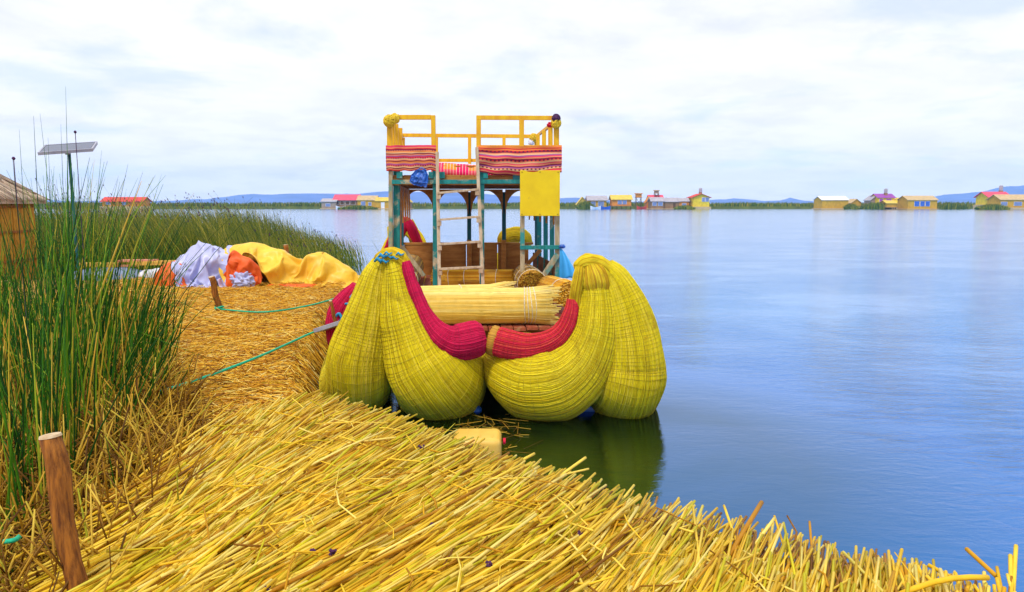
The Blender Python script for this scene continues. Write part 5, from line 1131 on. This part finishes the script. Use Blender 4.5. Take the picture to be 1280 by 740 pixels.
def drape(jobs, frames_=46):
    """let sheets of cloth fall over lumps of rolled cloth and on the mat, then keep their creased shape"""
    made = []; cols_ = []
    gmat = M['mat_ground']
    g_ = obj('drape_floor', [(-12, 13, .5), (-2, 13, .5), (-2, 20, .5), (-12, 20, .5)], [(0, 1, 2, 3)], gmat); cols_.append(g_)
    for jb in jobs:
        for (cx, cy, cz, rx, ry, rz) in jb['lumps']:
            V = []; F = []; n, m = 20, 12
            for j in range(m+1):
                th = math.pi*j/m
                for i in range(n): a_ = 2*math.pi*i/n; V.append((cx+rx*math.sin(th)*math.cos(a_), cy+ry*math.sin(th)*math.sin(a_), cz+rz*math.cos(th)))
            for j in range(m):
                for i in range(n): i2 = (i+1) % n; F.append((j*n+i, (j+1)*n+i, (j+1)*n+i2, j*n+i2))
            cols_.append(obj('drape_lump', V, F, gmat))
    for c_ in cols_:
        c_.modifiers.new('collision', 'COLLISION'); c_.collision.thickness_outer = .012; c_.collision.cloth_friction = 15
    for jb in jobs:
        x0_, x1_, y0_, y1_, z_ = jb['sheet']; st = jb.get('step', .035); nx, ny = int((x1_-x0_)/st), int((y1_-y0_)/st); V = []; F = []
        for j in range(ny+1):
            for i in range(nx+1):
                x = x0_+(x1_-x0_)*i/nx; y = y0_+(y1_-y0_)*j/ny; q = Vector((x*2.2, y*2.2, jb['seed']))
                V.append((x+.05*noise.noise(q+Vector((5, 0, 0))), y+.05*noise.noise(q+Vector((0, 7, 0))), z_+.10*noise.noise(q)+jb['fold']*folds(q*jb['ff'], jb['seed'])))
        for j in range(ny):
            for i in range(nx): k = j*(nx+1)+i; F.append((k, k+1, k+nx+2, k+nx+1))
        o_ = obj('sheet', V, F, M[jb['mat']], None, smooth=True); cm = o_.modifiers.new('cloth', 'CLOTH'); st_ = cm.settings
        st_.quality = 6; st_.mass = .25; st_.shrink_min = -jb['grow']; st_.tension_stiffness = 15; st_.compression_stiffness = 15; st_.shear_stiffness = 4; st_.bending_stiffness = jb.get('bend', .25); st_.air_damping = 2
        cm.collision_settings.distance_min = .012; cm.collision_settings.use_self_collision = jb.get('self', False); cm.collision_settings.self_distance_min = .01
        made.append((jb, o_))
    SC.frame_start = 1; SC.frame_end = frames_
    for _, o_ in made: o_.modifiers['cloth'].point_cache.frame_end = frames_
    for f in range(1, frames_+1): SC.frame_set(f)
    dg = bpy.context.evaluated_depsgraph_get()
    for jb, o_ in made:
        ev = o_.evaluated_get(dg); me = bpy.data.meshes.new_from_object(ev, depsgraph=dg)
        V = np.empty(len(me.vertices)*3); me.vertices.foreach_get('co', V); V = V.reshape(-1, 3); F = [tuple(p.vertices) for p in me.polygons]
        bpy.data.objects.remove(o_)
        n_ = obj(jb['name'], V, F, M[jb['mat']], None, smooth=True); sd_ = n_.modifiers.new('thickness', 'SOLIDIFY'); sd_.thickness = .008
        ss = n_.modifiers.new('soft', 'SUBSURF'); ss.levels = ss.render_levels = 1; tag(n_, jb['label'], 'tarp')
    for c_ in cols_: bpy.data.objects.remove(c_)
    SC.frame_set(1)
Z0 = .5
LY = [(xa(315), 16.95, Z0+.35, .55, .50, .60), (xa(343), 16.95, Z0+.28, .50, .45, .50), (xa(366), 17.0, Z0+.16, .40, .40, .30), (xa(402), 17.0, Z0+.26, .42, .38, .40), (xa(424), 16.9, Z0+.08, .35, .3, .22)]
LL = [(xa(264), 16.8, Z0+.36, .46, .42, .50), (xa(243), 16.7, Z0+.2, .44, .4, .34)]
rl = np.random.default_rng(21)
for k in range(16):        # fists of rolled cloth under the sheet
    cx_, cy_, cz_, rx_, ry_, rz_ = LL[k % 2]; t_, p_ = rl.uniform(.1, 1.3), rl.uniform(3.3, 6.1); rr_ = rl.uniform(.07, .14)
    LL.append((cx_+rx_*math.sin(t_)*math.cos(p_), cy_+ry_*math.sin(t_)*math.sin(p_), cz_+rz_*math.cos(t_), rr_*1.3, rr_, rr_))
for k in range(9):
    cx_, cy_, cz_, rx_, ry_, rz_ = LY[k % 5]; t_, p_ = rl.uniform(.1, 1.2), rl.uniform(3.3, 6.1); rr_ = rl.uniform(.06, .11)
    LY.append((cx_+rx_*math.sin(t_)*math.cos(p_), cy_+ry_*math.sin(t_)*math.sin(p_), cz_+rz_*math.cos(t_), rr_*2.2, rr_, rr_))
cm_ = P(309, 334, 16.25)
LO = [(cm_[0], 16.06, Z0+.38, .34, .17, .40), (cm_[0]-.12, 15.9, Z0+.62, .12, .1, .10), (cm_[0]+.14, 15.9, Z0+.55, .10, .1, .12)]
LS = [(cm_[0]-.02, 15.93, Z0+.17, .30, .20, .24), (cm_[0]+.10, 15.82, Z0+.22, .11, .09, .10), (cm_[0]-.12, 15.82, Z0+.30, .10, .09, .09)]
drape([
 dict(name='yellow_tarp', mat='yellow_tarp', label='long crumpled bright yellow tarp heaped beside the left prow', lumps=LY, sheet=(xa(284), xa(447), 16.12, 18.2, 1.95), grow=.34, seed=1.0, step=.036, bend=.5, fold=.26, ff=1.1),
 dict(name='lavender_tarp', mat='lavender_tarp', label='crumpled pale lavender tarp bundled between orange and yellow ones', lumps=LL, sheet=(xa(240), xa(292), 15.85, 17.7, 1.85), grow=.62, seed=5.0, step=.026, bend=.5, fold=.36, ff=2.0),
 dict(name='orange_tarp', mat='orange_tarp', label='orange tarp edge at the left end of the lavender bundle', lumps=[(xa(228), 16.35, Z0+.14, .30, .3, .40)], sheet=(xa(209), xa(252), 15.8, 17.1, 1.6), grow=.4, seed=8.0, step=.034, bend=.4, fold=.15, ff=1.2),
 dict(name='orange_tarp', mat='orange_tarp', label='orange tarp lining bulging out of the left mouth of the yellow tarp', lumps=LO, sheet=(cm_[0]-.42, cm_[0]+.42, 15.66, 16.22, 1.5), grow=.45, seed=11.0, step=.024, bend=.5, fold=.30, ff=2.2),
])
heap('orange_tarp', 'orange_tarp', 'low orange hem of tarp showing under the front of the yellow tarp', 'tarp', (xa(345), xa(405)), .1, 15.95, seed=13, wr=.03, fs=3, ridge=(.3, .35), hf=lambda f: .12, nx=40, ny=14)
# the open mouth of the yellow roll: orange lining, lavender filling
c = P(309, 334, 16.25)
blob('lavender_wad', 'lavender_tarp', 'small lavender wad stuffed under the orange lining', 'tarp', (cm_[0]+.03, 15.80, Z0+.16), (.27, .15, .22), .5, 3.0, n=70, m=44, seed=6, flat=.47)
# sack, timbers, upturned blue grey boat at the left
blob('white_sack', 'white_sack', 'low white sack lying left of the orange tarp', 'sack', (P(197, 340, 17.7)[0], 17.7, .60), (.50, .25, .18), .2, 2.5, n=40, m=24, seed=4, flat=.47)
for (u0, v0, u1, v1, y_, m_, lab) in [(165, 329, 224, 328, 17.9, 'timber', 'yellow timber plank resting behind the white sack'), (150, 326, 195, 325.5, 17.95, 'pink_timber', 'reddish plank lying on the yellow timber'), (100, 331, 150, 331, 17.8, 'timber', 'dull plank end half hidden by the green reeds')]:
    A, B = P(u0, v0, y_), P(u1, v1, y_); tag(MB().bar(A, B, .3, .10 if m_ == 'timber' else .05).build('timber_plank', M[m_], None, bevel=.006), lab, 'plank', 'planks by the white sack')
hb = empty('dinghy', (P(155, 345, 17.8)[0], 17.8, .5), 'upturned blue grey dinghy behind the reeds left of the white sack', 'boat')
V = []; F = []; n = 16; m = 9; A, B = P(95, 345, 17.8), P(180, 345, 17.8)
for i in range(n+1):
    f = i/n; w = .42*math.sin(math.pi*(.12+.76*f))**.6; hz = .36*math.sin(math.pi*(.15+.7*f))**.5
    for j in range(m): a_ = math.pi*j/(m-1); V.append((A[0]+(B[0]-A[0])*f, 17.8-w*math.cos(a_), .47+hz*math.sin(a_)**.7))
for i in range(n):
    for j in range(m-1): k = i*m+j; F.append((k, k+m, k+m+1, k+1))
F += [tuple(range(m)), tuple(n*m+j for j in range(m-1, -1, -1))]
obj('dinghy_hull', V, F, M['hull_blue_grey'], hb, smooth=True); MB().bar((A[0]+.1, 17.8, .84), (B[0]-.1, 17.8, .84), .05, .05).build('keel', M['pink_timber'], hb)
# ---------------------------------------------------------------- hut at the left edge
hx1 = P(50, 300, 18.3)[0]; hut = empty('reed_hut', (hx1-1.8, 16, .5), 'reed walled hut with sloping grey thatch roof at the left edge', 'hut')
ze = P(50, 249, 15.5)[2]; HW = 3.6; zrid = ze+1.75; HD = 3.6
def hut_panels():
    n = 9
    for i in range(n):
        xa_ = hx1-HW+HW*i/n+.01; xb_ = hx1-HW+HW*(i+1)/n-.01; MB().box((xa_, 14.5+random.uniform(-.01, .01), .42), (xb_, 14.56, ze-.01)).build('reed_mat', M['hut_wall'], hut)
        ya_ = 14.57+HD*i/n+.01; yb_ = 14.57+HD*(i+1)/n-.01; MB().box((hx1-.06, ya_, .42), (hx1+random.uniform(-.01, .01), yb_, ze-.01)).build('reed_mat', M['hut_wall'], hut)
    for z_ in (1.0, 1.7, 2.3):
        MB().bar((hx1-HW, 14.47, z_), (hx1+.03, 14.47, z_), .03, .05).build('batten', M['stake_wood'], hut); MB().bar((hx1+.03, 14.5, z_), (hx1+.03, 18.1, z_), .03, .05).build('batten', M['stake_wood'], hut)
    MB().bar((hx1-.02, 14.46, .42), (hx1-.02, 14.46, ze), .08, .08).build('corner_post', M['stake_wood'], hut)
hut_panels()
apex = np.array([hx1-1.9, 16.3, zrid]); ov = .35; cr = [np.array([hx1-HW-ov, 14.5-ov, ze-.1]), np.array([hx1+ov*.4, 14.5-ov, ze-.1]), np.array([hx1+ov*.4, 18.1+ov, ze-.1]), np.array([hx1-HW-ov, 18.1+ov, ze-.1])]
mb = MB()
for k in range(4):
    a_, b_ = cr[k], cr[(k+1) % 4]; up_ = np.array([0, 0, .12]); mb.add([a_, b_, apex, a_+up_, b_+up_, apex+up_], [(0, 2, 1), (3, 4, 5), (0, 1, 4, 3)])
mb.build('roof', M['thatch'], hut)
S_ = []
for k in range(4):
    a_, b_ = cr[k], cr[(k+1) % 4]
    for i in range(420):
        f = RNG.random(); g = RNG.random()**.7; lo = a_*(1-f)+b_*f; top_ = apex; p0 = lo*g+top_*(1-g); dwn = (lo-top_)/np.linalg.norm(lo-top_); L_ = RNG.uniform(.4, .9)
        q0 = p0+np.array([0, 0, .14]); q1 = p0+dwn*min(L_, np.linalg.norm(lo-p0)+.12)+np.array([0, 0, .135]); S_.append([q0, q1+np.array([0, 0, RNG.uniform(0, .02)])])
V, F = strands(np.array(S_), np.full((len(S_), 2), .012), 4, True)
strand_mat('grey_thatch', [(0, (.25, .17, .12)), (.5, (.50, .38, .28)), (1, (.70, .56, .42))], rough=.8); tag(obj('thatch_stalks', V, F, M['grey_thatch'], hut, rnd=rep(RNG.random(len(S_)), 2, 4)), kind='stuff')
# ---------------------------------------------------------------- solar panel on its pole
yS = 11.5; c = P(86, 186, yS); z0_ = .45; sp_ = empty('solar_panel', (c[0], yS, z0_), 'tilted solar panel on a tall pole rising above the green reeds', 'solar panel')
MB().tube([(c[0], yS, z0_), (c[0], yS, c[2]-.04)], .022, 12).build('pole', M['teal_dark'], sp_, smooth=False)
Lp, Wp = .72, .55; ex_ = Vector((.93, .34, .10)).normalized(); ey_ = Vector((-.34, .90, .27)); ey_ = (ey_-ex_*ey_.dot(ex_)).normalized(); ez_ = ex_.cross(ey_); cc = Vector(c)
def slab(l0, l1, w0, w1, h0, h1): 
    v = [cc+ex_*a_+ey_*b_+ez_*h_ for h_ in (h0, h1) for a_, b_ in ((l0, w0), (l1, w0), (l1, w1), (l0, w1))]; return MB().add(v, [(0,3,2,1),(4,5,6,7),(0,1,5,4),(1,2,6,5),(2,3,7,6),(3,0,4,7)])
slab(-Lp/2, Lp/2, -Wp/2, Wp/2, .002, .022).build('back_sheet', M['solar_back'], sp_); slab(-Lp/2+.02, Lp/2-.02, -Wp/2+.02, Wp/2-.02, .023, .03).build('glass', M['solar_glass'], sp_)
for s_ in (-1, 1): slab(-Lp/2-.01, Lp/2+.01, s_*Wp/2-.012, s_*Wp/2+.012, -.012, .034).build('frame_rail', M['grey_metal'], sp_); slab(s_*Lp/2-.012, s_*Lp/2+.012, -Wp/2+.013, Wp/2-.013, -.01, .032).build('frame_rail', M['grey_metal'], sp_)
slab(-.03, .03, -Wp*.35, Wp*.35, -.05, .0).build('bracket', M['grey_metal'], sp_); slab(.06, .2, -.08, .08, -.05, .0).build('junction_box', M['hull_blue_grey'], sp_)
# pink bud at the left edge
# ---------------------------------------------------------------- air
hz = bpy.data.materials.new('haze_air'); hz.use_nodes = True; hn = hz.node_tree.nodes; hn.clear(); ho = hn.new('ShaderNodeOutputMaterial'); pv = hn.new('ShaderNodeVolumePrincipled')
pv.inputs['Color'].default_value = (.42, .66, 1, 1); pv.inputs['Density'].default_value = 0.00022; pv.inputs['Anisotropy'].default_value = 0.0
hz.node_tree.links.new(pv.outputs[0], ho.inputs['Volume'])
mb = MB().box((-4250, -350, -1.5), (4250, 2720, 110)); o = mb.build('haze', hz); tag(o, kind='stuff')
